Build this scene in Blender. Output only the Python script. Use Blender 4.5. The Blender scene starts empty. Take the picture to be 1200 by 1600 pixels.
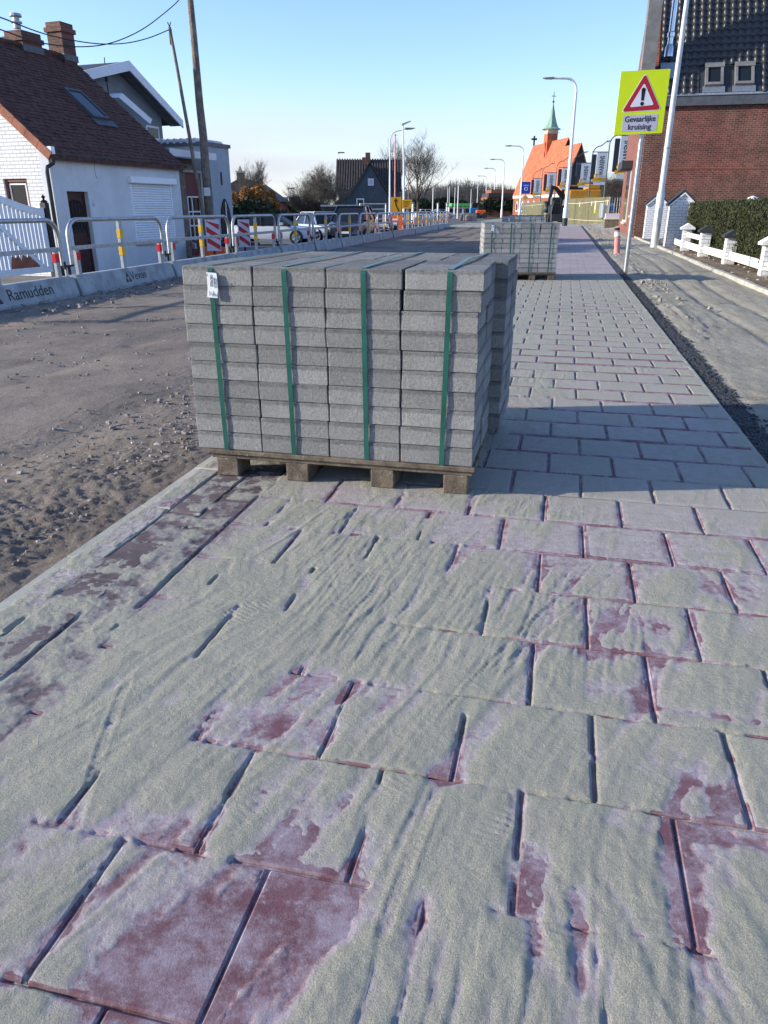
import bpy, bmesh, math, random
import numpy as np
from mathutils import Vector, Matrix

random.seed(7)
RNG = np.random.default_rng(11)
rad = math.radians
SC = bpy.context.scene
COL = SC.collection

# ------------------------------------------------------------------ camera
HC = 1.15; FPX = 1150.0; YHOR = 327.0
PITCH = math.atan((800 - YHOR) / FPX)
cam = bpy.data.cameras.new('camera')
cam.sensor_fit = 'VERTICAL'; cam.sensor_height = 36.0; cam.lens = 36.0 * FPX / 1600.0
cam.clip_start = 0.05; cam.clip_end = 5000
cam_o = bpy.data.objects.new('camera', cam); COL.objects.link(cam_o)
cam_o.location = (0, 0, HC); cam_o.rotation_euler = (math.pi / 2 - PITCH, 0, 0)
SC.camera = cam_o

# ------------------------------------------------------------------ light
SUN_EL = 17.5           # degrees
SUN_TRAVEL = 4.0        # light travels towards +X, turned this much towards +Y
world = bpy.data.worlds.new('World'); SC.world = world; world.use_nodes = True
wn = world.node_tree.nodes; wl = world.node_tree.links
for n in list(wn): wn.remove(n)
w_out = wn.new('ShaderNodeOutputWorld'); w_bg = wn.new('ShaderNodeBackground')
sky = wn.new('ShaderNodeTexSky'); sky.sky_type = 'NISHITA'; sky.sun_disc = False
sky.sun_elevation = rad(SUN_EL); sky.sun_rotation = rad(270.0 - SUN_TRAVEL)
sky.air_density = 1.0; sky.dust_density = 0.3; sky.ozone_density = 4.3; sky.altitude = 0
# a thin pale cloud bank low over the horizon
tc = wn.new('ShaderNodeTexCoord'); sep = wn.new('ShaderNodeSeparateXYZ')
mp = wn.new('ShaderNodeMapping'); mp.inputs['Scale'].default_value = (1.2, 1.2, 9.0)
ns = wn.new('ShaderNodeTexNoise'); ns.inputs['Scale'].default_value = 1.6; ns.inputs['Detail'].default_value = 4
r1 = wn.new('ShaderNodeMapRange'); r1.interpolation_type = 'SMOOTHSTEP'
r1.inputs['From Min'].default_value = 0.17; r1.inputs['From Max'].default_value = 0.03
r2 = wn.new('ShaderNodeMapRange'); r2.interpolation_type = 'SMOOTHSTEP'
r2.inputs['From Min'].default_value = 0.40; r2.inputs['From Max'].default_value = 0.66
mu = wn.new('ShaderNodeMath'); mu.operation = 'MULTIPLY'
ad = wn.new('ShaderNodeMath'); ad.operation = 'MULTIPLY_ADD'; ad.inputs[1].default_value = 0.5; ad.inputs[2].default_value = 0.5
mx = wn.new('ShaderNodeMix'); mx.data_type = 'RGBA'
mx.inputs['B'].default_value = (2.55, 2.65, 2.85, 1)
wl.new(tc.outputs['Generated'], sep.inputs[0]); wl.new(tc.outputs['Generated'], mp.inputs['Vector'])
wl.new(mp.outputs[0], ns.inputs['Vector']); wl.new(sep.outputs['Z'], r1.inputs['Value'])
wl.new(ns.outputs['Fac'], r2.inputs['Value']); wl.new(r2.outputs[0], ad.inputs[0])
wl.new(r1.outputs[0], mu.inputs[0]); wl.new(ad.outputs[0], mu.inputs[1])
tn = wn.new('ShaderNodeMix'); tn.data_type = 'RGBA'; tn.blend_type = 'MULTIPLY'; tn.inputs['Factor'].default_value = 1.0; tn.inputs['B'].default_value = (1.04, .93, 1.0, 1)
wl.new(sky.outputs[0], tn.inputs['A'])
wl.new(mu.outputs[0], mx.inputs['Factor']); wl.new(tn.outputs['Result'], mx.inputs['A'])
wl.new(mx.outputs['Result'], w_bg.inputs['Color']); w_bg.inputs['Strength'].default_value = 0.14
wl.new(w_bg.outputs[0], w_out.inputs['Surface'])

sun = bpy.data.lights.new('sun', 'SUN'); sun.energy = 3.2; sun.angle = rad(1.0); sun.color = (1.0, 0.92, 0.78)
sun_o = bpy.data.objects.new('sun', sun); COL.objects.link(sun_o)
_d = Vector((math.cos(rad(SUN_EL)) * math.cos(rad(SUN_TRAVEL)), math.cos(rad(SUN_EL)) * math.sin(rad(SUN_TRAVEL)), -math.sin(rad(SUN_EL))))
sun_o.rotation_euler = _d.to_track_quat('-Z', 'Y').to_euler()
SC.view_settings.view_transform = 'Standard'; SC.view_settings.look = 'None'
SC.view_settings.gamma = 1.0; SC.view_settings.exposure = 1.2

# ------------------------------------------------------------------ measuring helpers (photo pixel of 1200x1600 + depth -> place)
_c, _s = math.cos(PITCH), math.sin(PITCH)
def ray(x, y):
    u = (x - 600) / FPX; v = (800 - y) / FPX
    return (u, _c + v * _s, -_s + v * _c)
def gp(x, y, z=0.0):
    r = ray(x, y); t = (z - HC) / r[2]; return (r[0] * t, r[1] * t)
def at(x, y, Y):
    r = ray(x, y); t = Y / r[1]; return (r[0] * t, Y, HC + r[2] * t)
ROAD = 13.0
_rs, _rc = math.sin(rad(ROAD)), math.cos(rad(ROAD))
def W(s, t, z=0.0):            # along the path, across the path -> world
    return (s * _rs + t * _rc, s * _rc - t * _rs, z)
def ST(x, y): return (x * _rs + y * _rc, x * _rc - y * _rs)

# ------------------------------------------------------------------ mesh helpers
class MB:
    def __init__(self): self.v = []; self.f = []
    def add(self, vs, fs):
        b = len(self.v); self.v += [tuple(p) for p in vs]; self.f += [tuple(i + b for i in q) for q in fs]; return self
    def box(self, x0, x1, y0, y1, z0, z1):
        return self.add([(x0,y0,z0),(x1,y0,z0),(x1,y1,z0),(x0,y1,z0),(x0,y0,z1),(x1,y0,z1),(x1,y1,z1),(x0,y1,z1)],
                        [(0,3,2,1),(4,5,6,7),(0,1,5,4),(1,2,6,5),(2,3,7,6),(3,0,4,7)])
    def cbox(self, x0, x1, y0, y1, z0, z1, c, seg=1):
        bm = bmesh.new(); bmesh.ops.create_cube(bm, size=1.0)
        for v in bm.verts:
            v.co = Vector((x0 + (v.co.x + .5) * (x1 - x0), y0 + (v.co.y + .5) * (y1 - y0), z0 + (v.co.z + .5) * (z1 - z0)))
        bmesh.ops.bevel(bm, geom=bm.edges[:], offset=c, segments=seg, affect='EDGES', profile=0.5)
        bm.verts.index_update()
        self.add([tuple(v.co) for v in bm.verts], [tuple(v.index for v in f.verts) for f in bm.faces]); bm.free(); return self
    def hexa(self, p): # 8 points, bottom ring then top ring
        return self.add(p, [(0,3,2,1),(4,5,6,7),(0,1,5,4),(1,2,6,5),(2,3,7,6),(3,0,4,7)])
    def prism(self, poly, axis, d0, d1):
        n = len(poly)
        def m(p, d):
            if axis == 'x': return (d, p[0], p[1])
            if axis == 'y': return (p[0], d, p[1])
            return (p[0], p[1], d)
        vs = [m(p, d0) for p in poly] + [m(p, d1) for p in poly]
        fs = [tuple(range(n - 1, -1, -1)), tuple(range(n, 2 * n))] + [(i, (i + 1) % n, n + (i + 1) % n, n + i) for i in range(n)]
        return self.add(vs, fs)
    def tube(self, pts, r, n=8, cap=True):
        pts = [Vector(p) for p in pts]; m = len(pts)
        rr = r if isinstance(r, (list, tuple)) else [r] * m
        vs = []; up = None
        for i, p in enumerate(pts):
            d = (pts[min(i + 1, m - 1)] - pts[max(i - 1, 0)])
            if d.length < 1e-9: d = Vector((0, 0, 1))
            d.normalize()
            if up is None:
                up = Vector((1, 0, 0)) if abs(d.x) < .8 else Vector((0, 1, 0))
            a = d.cross(up); a = a.normalized() if a.length > 1e-6 else d.orthogonal().normalized()
            b = d.cross(a).normalized(); up = a.cross(d)
            for k in range(n):
                an = 2 * math.pi * k / n
                vs.append(tuple(p + (a * math.cos(an) + b * math.sin(an)) * rr[i]))
        fs = []
        for i in range(m - 1):
            for k in range(n):
                fs.append((i * n + k, i * n + (k + 1) % n, (i + 1) * n + (k + 1) % n, (i + 1) * n + k))
        if cap: fs += [tuple(range(n - 1, -1, -1)), tuple((m - 1) * n + k for k in range(n))]
        return self.add(vs, fs)
    def lathe(self, prof, cx=0, cy=0, n=16, rot=0.0):
        vs = []; fs = []; m = len(prof)
        for (r, z) in prof:
            for k in range(n):
                a = rot + 2 * math.pi * k / n; vs.append((cx + r * math.cos(a), cy + r * math.sin(a), z))
        for i in range(m - 1):
            for k in range(n): fs.append((i*n+k, i*n+(k+1)%n, (i+1)*n+(k+1)%n, (i+1)*n+k))
        fs += [tuple(range(n - 1, -1, -1)), tuple((m - 1) * n + k for k in range(n))]
        return self.add(vs, fs)
    def disc(self, axis, c, r, th, n=20):
        poly = []
        for k in range(n):
            a = 2 * math.pi * k / n
            poly.append((r * math.cos(a), r * math.sin(a)))
        if axis == 'x': self.prism([(c[1]+p, c[2]+q) for p, q in poly], 'x', c[0]-th/2, c[0]+th/2)
        elif axis == 'y': self.prism([(c[0]+p, c[2]+q) for p, q in poly], 'y', c[1]-th/2, c[1]+th/2)
        else: self.prism([(c[0]+p, c[1]+q) for p, q in poly], 'z', c[2]-th/2, c[2]+th/2)
        return self
    def mesh(self, name):
        me = bpy.data.meshes.new(name); me.from_pydata(self.v, [], self.f); me.update(); return me
    def build(self, name, mat, parent=None, smooth=False, fix=True):
        me = self.mesh(name)
        if fix:
            bm = bmesh.new(); bm.from_mesh(me); bmesh.ops.recalc_face_normals(bm, faces=bm.faces[:]); bm.to_mesh(me); bm.free()
        me.materials.append(mat)
        if smooth:
            for p in me.polygons: p.use_smooth = True
            try: me.set_sharp_from_angle(angle=rad(35))
            except Exception: pass
        return link(name, me, parent)

def link(name, me, parent=None, loc=None, rotz=None):
    o = bpy.data.objects.new(name, me); COL.objects.link(o)
    if parent is not None: o.parent = parent
    if loc is not None: o.location = loc
    if rotz is not None: o.rotation_euler = (0, 0, rotz)
    return o
def thing(name, label, cat, loc=(0, 0, 0), deg=0.0, group=None):
    o = bpy.data.objects.new(name, None); COL.objects.link(o); o.empty_display_size = .2
    o.location = loc; o.rotation_euler = (0, 0, -rad(deg)); o['label'] = label; o['category'] = cat
    if group: o['group'] = group
    return o
def tag(o, label, cat, group=None, kind=None):
    o['label'] = label; o['category'] = cat
    if group: o['group'] = group
    if kind: o['kind'] = kind
    return o
def struct(o): o['kind'] = 'structure'; return o
def dup(root, loc, label, rot=None):
    r = root.copy(); COL.objects.link(r); r.location = loc; r['label'] = label
    if rot is not None: r.rotation_euler = rot
    for ch in list(root.children):
        c = ch.copy(); COL.objects.link(c); c.parent = r
        for g in list(ch.children):
            d = g.copy(); COL.objects.link(d); d.parent = c
    return r
def text_mesh(txt, size, extrude=0.001, sx=1.0, bold=0.0, align='CENTER'):
    cu = bpy.data.curves.new('lettering', 'FONT'); cu.body = txt; cu.size = size; cu.extrude = extrude
    cu.align_x = align; cu.align_y = 'CENTER'; cu.offset = bold; cu.resolution_u = 4
    o = bpy.data.objects.new('tmp', cu); COL.objects.link(o)
    dg = bpy.context.evaluated_depsgraph_get()
    me = bpy.data.meshes.new_from_object(o.evaluated_get(dg))
    bpy.data.objects.remove(o); bpy.data.curves.remove(cu)
    if sx != 1.0:
        for v in me.vertices: v.co.x *= sx
    me.name = 'lettering'
    return me
def lettering(txt, size, mat, parent, M, sx=1.0, bold=0.0, align='CENTER'):
    me = text_mesh(txt, size, 0.001, sx, bold, align); me.transform(M); me.materials.clear(); me.materials.append(mat)
    return link('lettering', me, parent)
# facing matrices: text x -> u, text y -> v
def face_matrix(origin, u, v):
    u = Vector(u).normalized(); v = Vector(v).normalized(); w = u.cross(v)
    M = Matrix(((u.x, v.x, w.x, origin[0]), (u.y, v.y, w.y, origin[1]), (u.z, v.z, w.z, origin[2]), (0, 0, 0, 1)))
    return M

# ------------------------------------------------------------------ numpy noise
_perm = RNG.permutation(512)
_g = RNG.uniform(0, 1, 512)
def vnoise(x, y, seed=0):
    xi = np.floor(x).astype(np.int64); yi = np.floor(y).astype(np.int64)
    xf = x - xi; yf = y - yi
    u = xf * xf * xf * (xf * (xf * 6 - 15) + 10); v = yf * yf * yf * (yf * (yf * 6 - 15) + 10)
    def h(a, b): return _g[(_perm[(a + _perm[(b + seed * 37) % 512]) % 512])]
    return (h(xi, yi) * (1-u) + h(xi+1, yi) * u) * (1-v) + (h(xi, yi+1) * (1-u) + h(xi+1, yi+1) * u) * v
def fbm(x, y, oct=4, seed=0, gain=.5):
    a = 1.0; t = 0; n = 0
    for o in range(oct):
        t = t + a * vnoise(x * 2**o + 13.7 * o, y * 2**o - 7.3 * o, seed + o); n += a; a *= gain
    return t / n - .5          # about -.5 .. .5
def sstep(a, b, x):
    k = np.clip((x - a) / (b - a), 0, 1); return k * k * (3 - 2 * k)

def grid_mesh(name, S, T, Z, mat, world=True, attr=None, keep=None):
    ns_, nt = len(S), len(T)
    SS, TT = np.meshgrid(S, T, indexing='ij')
    X = SS * _rs + TT * _rc; Y = SS * _rc - TT * _rs
    co = np.stack([X, Y, Z], -1).reshape(-1, 3)
    i = np.arange(ns_ - 1)[:, None] * nt + np.arange(nt - 1)[None, :]
    q = np.stack([i, i + 1, i + nt + 1, i + nt], -1).reshape(-1, 4)
    q = q[:, ::-1]
    me = bpy.data.meshes.new(name)
    me.vertices.add(len(co)); me.vertices.foreach_set('co', co.astype(np.float32).ravel())
    me.loops.add(q.size); me.loops.foreach_set('vertex_index', q.astype(np.int32).ravel())
    me.polygons.add(len(q)); me.polygons.foreach_set('loop_start', np.arange(0, q.size, 4, dtype=np.int32))
    me.polygons.foreach_set('use_smooth', np.ones(len(q), dtype=bool))
    me.update(calc_edges=True)
    if attr is not None:
        for k, arr in attr.items():
            a = me.attributes.new(k, 'FLOAT', 'POINT'); a.data.foreach_set('value', arr.astype(np.float32).ravel())
    me.materials.append(mat); me.validate()
    if len(me.polygons) and me.polygons[0].normal.z < 0: me.flip_normals()
    return link(name, me)

# ------------------------------------------------------------------ materials
class NT:
    def __init__(self, name):
        self.m = bpy.data.materials.new(name); self.m.use_nodes = True
        self.t = self.m.node_tree; self.b = self.t.nodes['Principled BSDF']
    def n(self, typ, **kw):
        nd = self.t.nodes.new(typ)
        for k, v in kw.items():
            if hasattr(nd, k): setattr(nd, k, v)
            else: nd.inputs[k.replace('_', ' ')].default_value = v
        return nd
    def l(self, a, b): self.t.links.new(a, b)
    def noise(self, vec, scale, detail=4, rough=.55):
        nd = self.t.nodes.new('ShaderNodeTexNoise'); nd.inputs['Scale'].default_value = scale
        nd.inputs['Detail'].default_value = detail; nd.inputs['Roughness'].default_value = rough
        if vec is not None: self.l(vec, nd.inputs['Vector'])
        return nd.outputs['Fac']
    def rng(self, val, a, b, c=0.0, d=1.0, smooth=True):
        nd = self.t.nodes.new('ShaderNodeMapRange')
        if smooth: nd.interpolation_type = 'SMOOTHSTEP'
        for k, v in (('From Min', a), ('From Max', b), ('To Min', c), ('To Max', d)): nd.inputs[k].default_value = v
        self.l(val, nd.inputs['Value']); return nd.outputs[0]
    def mix(self, fac, A, B, blend='MIX'):
        nd = self.t.nodes.new('ShaderNodeMix'); nd.data_type = 'RGBA'; nd.blend_type = blend
        for k, v in (('Factor', fac), ('A', A), ('B', B)):
            if isinstance(v, (int, float)): nd.inputs[k].default_value = v
            elif isinstance(v, tuple): nd.inputs[k].default_value = (v + (1,)) if len(v) == 3 else v
            else: self.l(v, nd.inputs[k])
        return nd.outputs['Result']
    def math(self, op, a, b=None):
        nd = self.t.nodes.new('ShaderNodeMath'); nd.operation = op
        for i, v in enumerate((a, b)):
            if v is None: continue
            if isinstance(v, (int, float)): nd.inputs[i].default_value = v
            else: self.l(v, nd.inputs[i])
        return nd.outputs[0]
    def bump(self, h, strength=.5, dist=.01):
        nd = self.t.nodes.new('ShaderNodeBump'); nd.inputs['Strength'].default_value = strength; nd.inputs['Distance'].default_value = dist
        self.l(h, nd.inputs['Height']); self.l(nd.outputs[0], self.b.inputs['Normal'])
    def color(self, c):
        if isinstance(c, tuple): self.b.inputs['Base Color'].default_value = c + (1,)
        else: self.l(c, self.b.inputs['Base Color'])
    def set(self, rough=.8, metal=0.0, spec=.5):
        self.b.inputs['Roughness'].default_value = rough; self.b.inputs['Metallic'].default_value = metal
        self.b.inputs['Specular IOR Level'].default_value = spec
    def pos(self): return self.t.nodes.new('ShaderNodeNewGeometry').outputs['Position']
    def obj(self): return self.t.nodes.new('ShaderNodeTexCoord').outputs['Object']
    def rand(self): return self.t.nodes.new('ShaderNodeObjectInfo').outputs['Random']

def hsv_mul(c, k): return tuple(min(1.0, x * k) for x in c)
def mat(name, col, rough=.75, var=.25, scale=3.0, bump=0.0, bscale=60.0, bdist=.01, metal=0.0, rnd=0.0, spec=.4, dirt=None, world=False):
    n = NT(name); v = n.pos() if world else n.obj()
    f = n.rng(n.noise(v, scale, 6, .65), .3, .7)
    c = n.mix(f, hsv_mul(col, 1 - var), hsv_mul(col, 1 + var * .8))
    if dirt:
        g = n.rng(n.noise(v, scale * 2.3, 5, .7), dirt[1], dirt[1] + .16)
        c = n.mix(g, c, dirt[0])
    if rnd:
        r = n.rng(n.rand(), 0, 1, 1 - rnd, 1 + rnd, False)
        cc = n.n('ShaderNodeVectorMath', operation='SCALE'); n.l(c, cc.inputs[0]); n.l(r, cc.inputs['Scale']); c = cc.outputs[0]
    n.color(c); n.set(rough, metal, spec)
    if bump: n.bump(n.noise(v, bscale, 5, .65), bump, bdist)
    return n.m

def swiz(n, v, a, b):
    s_ = n.n('ShaderNodeSeparateXYZ'); n.l(v, s_.inputs[0]); c_ = n.n('ShaderNodeCombineXYZ')
    n.l(s_.outputs[a], c_.inputs[0]); n.l(s_.outputs[b], c_.inputs[1]); return c_.outputs[0]
def brick_mat(name, c1, c2, mortar, axes, bw=.22, bh=.065, ms=.010, rough=.85, var=.3, bumpd=.006):
    n = NT(name); v = n.obj(); p = swiz(n, v, *axes)
    br = n.n('ShaderNodeTexBrick'); n.l(p, br.inputs['Vector'])
    for k, x in (('Scale', 1.0), ('Mortar Size', ms), ('Brick Width', bw), ('Row Height', bh), ('Bias', 0.0), ('Mortar Smooth', .2)):
        br.inputs[k].default_value = x
    br.inputs['Color1'].default_value = c1 + (1,); br.inputs['Color2'].default_value = c2 + (1,); br.inputs['Mortar'].default_value = mortar + (1,)
    f = n.rng(n.noise(v, 1.3, 6, .7), .3, .7, 1 - var, 1 + var)
    cc = n.n('ShaderNodeVectorMath', operation='SCALE'); n.l(br.outputs['Color'], cc.inputs[0]); n.l(f, cc.inputs['Scale'])
    n.color(cc.outputs[0]); n.set(rough)
    inv = n.math('SUBTRACT', 1.0, br.outputs['Fac']); ad_ = n.math('ADD', inv, n.math('MULTIPLY', n.noise(v, 60, 3), .35))
    n.bump(ad_, .8, bumpd)
    return n.m

M = {}
# --- paving tile, red-violet concrete with a pale dust film
def tile_colour(n, p):
    base = n.mix(n.rng(n.noise(p, 5, 6, .7), .3, .7), (.15, .062, .070), (.215, .105, .118))
    base = n.mix(n.rng(n.noise(p, 300, 3, .8), .3, .7, 0, .35), base, (.12, .062, .068))
    d1 = n.rng(n.noise(p, 7.5, 10, .80), .40, .64)
    c = n.mix(n.math('MULTIPLY', d1, .78), base, (.39, .33, .36))
    d2 = n.rng(n.noise(p, 30, 8, .85), .55, .72)
    return n.mix(n.math('MULTIPLY', d2, .55), c, (.50, .47, .50))
def make_path_tile():
    n = NT('paving_red'); p = n.pos()
    c = tile_colour(n, p)
    r = n.rng(n.rand(), 0, 1, .88, 1.1, False)
    sc_ = n.n('ShaderNodeVectorMath', operation='SCALE'); n.l(c, sc_.inputs[0]); n.l(r, sc_.inputs['Scale'])
    n.color(sc_.outputs[0]); n.set(.85, 0, .3); n.bump(n.noise(p, 260, 4, .75), .5, .004); return n.m
M['tile'] = make_path_tile()
def make_far_tile():
    n = NT('paving_far'); p = n.pos(); c = n.mix(n.rng(n.noise(p, 1.2, 7, .7), .3, .7, .5, .9), tile_colour(n, p), (.40, .355, .345))
    n.color(c); n.set(.9, 0, .3); return n.m
M['tile_far'] = make_far_tile()
def make_sand():
    n = NT('sand'); p = n.pos()
    at_ = n.n('ShaderNodeAttribute', attribute_name='thick')
    big = n.rng(n.noise(p, 1.6, 6, .65), .3, .7)
    sand = n.mix(big, (.375, .362, .285), (.455, .438, .345))
    grain = n.noise(p, 420, 2, .8)
    sand = n.mix(n.rng(grain, .34, .68), hsv_mul((.40, .385, .30), .66), sand)
    sand = n.mix(n.math('MULTIPLY', n.rng(n.noise(p, 700, 1), .68, .76), .7), sand, (.70, .68, .60))
    jit = n.math('ADD', n.math('MULTIPLY', n.math('SUBTRACT', n.noise(p, 40, 8, .85), .5), .0052), n.math('MULTIPLY', n.math('SUBTRACT', n.noise(p, 380, 2, .8), .5), .0022))
    th_ = n.math('ADD', at_.outputs['Fac'], jit)
    dust = n.mix(n.rng(n.noise(p, 20, 7, .8), .35, .65), (.345, .295, .285), (.455, .415, .40))
    bd_ = n.n('ShaderNodeAttribute', attribute_name='band')
    tcol = n.mix(bd_.outputs['Fac'], tile_colour(n, p), n.mix(n.rng(n.noise(p, 25, 7, .8), .35, .65), (.085, .062, .064), (.17, .135, .135)))
    dust = n.mix(bd_.outputs['Fac'], dust, (.27, .25, .235))
    c = n.mix(n.rng(th_, -.0012, .0018), tcol, dust)
    c = n.mix(n.rng(th_, .0006, .0036), c, sand)
    n.color(c); n.set(.93, 0, .25)
    h = n.math('ADD', n.math('MULTIPLY', n.noise(p, 360, 3, .8), .5), n.math('MULTIPLY', n.noise(p, 85, 6, .75), 1.1))
    k = n.rng(at_.outputs['Fac'], .0, .002, .25, 1.0)
    n.bump(n.math('MULTIPLY', n.math('SUBTRACT', h, .8), k), .75, .009); return n.m
M['sand'] = make_sand()
def make_dirt():
    n = NT('dirt'); p = n.pos()
    a = n.rng(n.noise(p, .55, 7, .7), .34, .66)
    c = n.mix(a, (.175, .145, .118), (.33, .272, .212))
    b = n.rng(n.noise(p, .9, 5, .6), .56, .74)
    c = n.mix(n.math('MULTIPLY', b, .8), c, (.42, .31, .20))  # sunlit ochre strips over shaded dark soil, put into the albedo
    g = n.rng(n.noise(p, 3.4, 6, .75), .56, .78)
    c = n.mix(n.math('MULTIPLY', g, .6), c, (.30, .29, .28))
    c = n.mix(n.rng(n.noise(p, 70, 3, .8), .3, .7, .0, .45), c, (.05, .045, .042))
    c = n.mix(n.math('MULTIPLY', n.rng(n.noise(p, 38, 2, .6), .70, .75), .8), c, (.48, .46, .42))
    n.color(c); n.set(.95, 0, .2)
    h = n.math('ADD', n.noise(p, 18, 6, .75), n.math('MULTIPLY', n.noise(p, 90, 4, .8), .5))
    n.bump(h, .7, .022); return n.m
M['dirt'] = make_dirt()
def make_sidewalk():
    n = NT('sandy_ground'); p = n.pos()
    c = n.mix(n.rng(n.noise(p, 1.1, 6, .7), .3, .7), (.36, .33, .26), (.48, .44, .355))
    c = n.mix(n.math('MULTIPLY', n.rng(n.noise(p, 2.6, 6, .75), .56, .70), .75), c, (.13, .11, .085))
    c = n.mix(n.rng(n.noise(p, 160, 3, .8), .35, .7, 0, .4), c, (.15, .14, .11))
    n.color(c); n.set(.95, 0, .2)
    n.bump(n.math('ADD', n.noise(p, 22, 6, .75), n.math('MULTIPLY', n.noise(p, 140, 3, .8), .3)), 1.0, .04); return n.m
M['sandy'] = make_sidewalk()
def make_concrete_tile():
    n = NT('concrete_tile_grey'); o = n.obj()
    s_ = n.n('ShaderNodeSeparateXYZ'); n.l(o, s_.inputs[0])
    wv = n.n('ShaderNodeObjectInfo'); off = n.n('ShaderNodeVectorMath', operation='SCALE'); n.l(wv.outputs['Location'], off.inputs[0]); off.inputs['Scale'].default_value = 7.3
    v = n.n('ShaderNodeVectorMath', operation='ADD'); n.l(o, v.inputs[0]); n.l(off.outputs[0], v.inputs[1]); v = v.outputs[0]
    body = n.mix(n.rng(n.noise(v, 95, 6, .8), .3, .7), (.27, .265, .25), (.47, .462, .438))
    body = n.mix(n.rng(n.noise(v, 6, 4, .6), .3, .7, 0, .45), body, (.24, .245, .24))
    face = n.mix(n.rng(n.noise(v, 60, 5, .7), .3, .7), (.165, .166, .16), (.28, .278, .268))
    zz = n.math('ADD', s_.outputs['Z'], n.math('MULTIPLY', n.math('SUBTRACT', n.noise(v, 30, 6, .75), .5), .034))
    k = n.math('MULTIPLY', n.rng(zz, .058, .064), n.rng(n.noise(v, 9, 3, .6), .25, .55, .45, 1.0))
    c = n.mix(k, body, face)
    r = n.rng(n.rand(), 0, 1, .80, 1.17, False)
    sc_ = n.n('ShaderNodeVectorMath', operation='SCALE'); n.l(c, sc_.inputs[0]); n.l(r, sc_.inputs['Scale'])
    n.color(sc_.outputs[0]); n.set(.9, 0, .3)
    hh = n.math('ADD', n.noise(v, 70, 6, .8), n.math('MULTIPLY', n.noise(v, 260, 3, .7), .5))
    n.bump(hh, 1.0, .016); return n.m
M['ctile'] = make_concrete_tile()
M['paver'] = mat('paver_dark', (.115, .085, .085), .85, .35, 7, .4, 200, .003, rnd=.2, world=True, dirt=((.34, .33, .27), .52))
M['kerbstone'] = mat('kerb_concrete', (.40, .385, .32), .9, .22, 4, .5, 120, .004, world=True)
M['gutter'] = mat('gutter_black', (.05, .052, .056), .6, .6, 40, 1.0, 120, .02, world=True, dirt=((.22, .22, .21), .57))
M['soil'] = mat('soil', (.17, .125, .085), .95, .45, 4, 1.0, 30, .03, world=True, dirt=((.30, .25, .17), .6))
M['grass'] = mat('field_ground', (.10, .105, .055), .95, .3, .3, .5, 6, .05, world=True)
M['yard'] = mat('yard_asphalt', (.10, .10, .10), .9, .3, .8, .4, 60, .01, world=True)
M['stone'] = mat('rubble', (.23, .20, .18), .9, .5, 9, .4, 80, .005, world=True)
M['chip'] = mat('chips', (.36, .34, .31), .9, .3, 9, world=True)
M['wood'] = mat('pallet_wood', (.15, .115, .08), .9, .45, 14, .8, 90, .006, dirt=((.28, .265, .22), .56))
M['strap'] = mat('strap_green', (.020, .105, .078), .33, .25, 6)
M['strap_top'] = M['strap']
M['paper'] = mat('paper', (.78, .80, .80), .6, .06, 20)
M['ink'] = mat('ink_black', (.012, .012, .014), .5, .0)
M['galv'] = mat('galvanised', (.42, .435, .44), .42, .2, 14, metal=.75)
M['galv_dull'] = mat('galvanised_dull', (.40, .41, .41), .55, .2, 9, metal=.4)
M['concrete'] = mat('barrier_concrete', (.33, .345, .345), .85, .3, 3.5, .4, 70, .004, dirt=((.20, .19, .17), .60))
M['red'] = mat('red_reflector', (.62, .015, .02), .4, .08)
M['yellow'] = mat('yellow_reflector', (.80, .46, .02), .4, .1)
M['white'] = mat('white_paint', (.76, .77, .78), .55, .06, 4)
M['white_r'] = mat('white_render', (.76, .78, .79), .85, .12, 1.2, .35, 60, .006)
def stain_wall(name, col, dirt, amt=.5):
    n = NT(name); v = n.obj(); mp_ = n.n('ShaderNodeMapping'); n.l(v, mp_.inputs['Vector']); mp_.inputs['Scale'].default_value = (5, 5, .5)
    c = n.mix(n.rng(n.noise(v, 1.1, 6, .7), .3, .7), hsv_mul(col, .9), hsv_mul(col, 1.06))
    c = n.mix(n.math('MULTIPLY', n.rng(n.noise(mp_.outputs[0], 1.0, 7, .7), .52, .74), amt), c, dirt)
    c = n.mix(n.math('MULTIPLY', n.rng(n.noise(v, 7, 8, .8), .58, .72), amt), c, dirt)
    n.color(c); n.set(.88, 0, .3); n.bump(n.noise(v, 40, 6, .75), .45, .012); return n.m
M['white_r'] = stain_wall('white_render', (.64, .65, .66), (.44, .44, .42), .45)
M['tower'] = None
M['white_dirty'] = stain_wall('white_paint_worn', (.72, .72, .70), (.34, .31, .24), .7)
M['plastic_w'] = mat('white_plastic', (.84, .85, .86), .4, .04)
M['roof_red'] = mat('roof_tile_old', (.105, .045, .033), .9, .5, 6, .5, 60, .01, dirt=((.035, .03, .026), .52))
M['verge'] = mat('verge_tile', (.30, .11, .065), .85, .3, 5)
M['zinc'] = mat('zinc', (.10, .105, .115), .5, .2, 5, metal=.3)
M['black'] = mat('black_plastic', (.012, .012, .013), .45, .1)
M['dark'] = mat('dark_void', (.01, .011, .013), .6, .1)
M['door'] = mat('door_wood', (.055, .018, .014), .5, .25, 8)
M['burg'] = mat('burgundy_paint', (.13, .018, .025), .55, .12)
M['glass'] = mat('window_glass', (.014, .018, .022), .08, .05, spec=.35)
M['skyglass'] = mat('skylight_glass', (.05, .06, .07), .03, .02, spec=1.0, metal=.6)
M['frame_w'] = mat('frame_white', (.74, .74, .73), .5, .05)
M['frame_brown'] = mat('frame_brown', (.17, .05, .025), .55, .2)
M['grey_wall_x'] = brick_mat('grey_painted_brick', (.20, .23, .25), (.23, .26, .28), (.17, .195, .21), ('Y', 'Z'), .24, .075, .008, .85, .12, .004)
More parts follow.
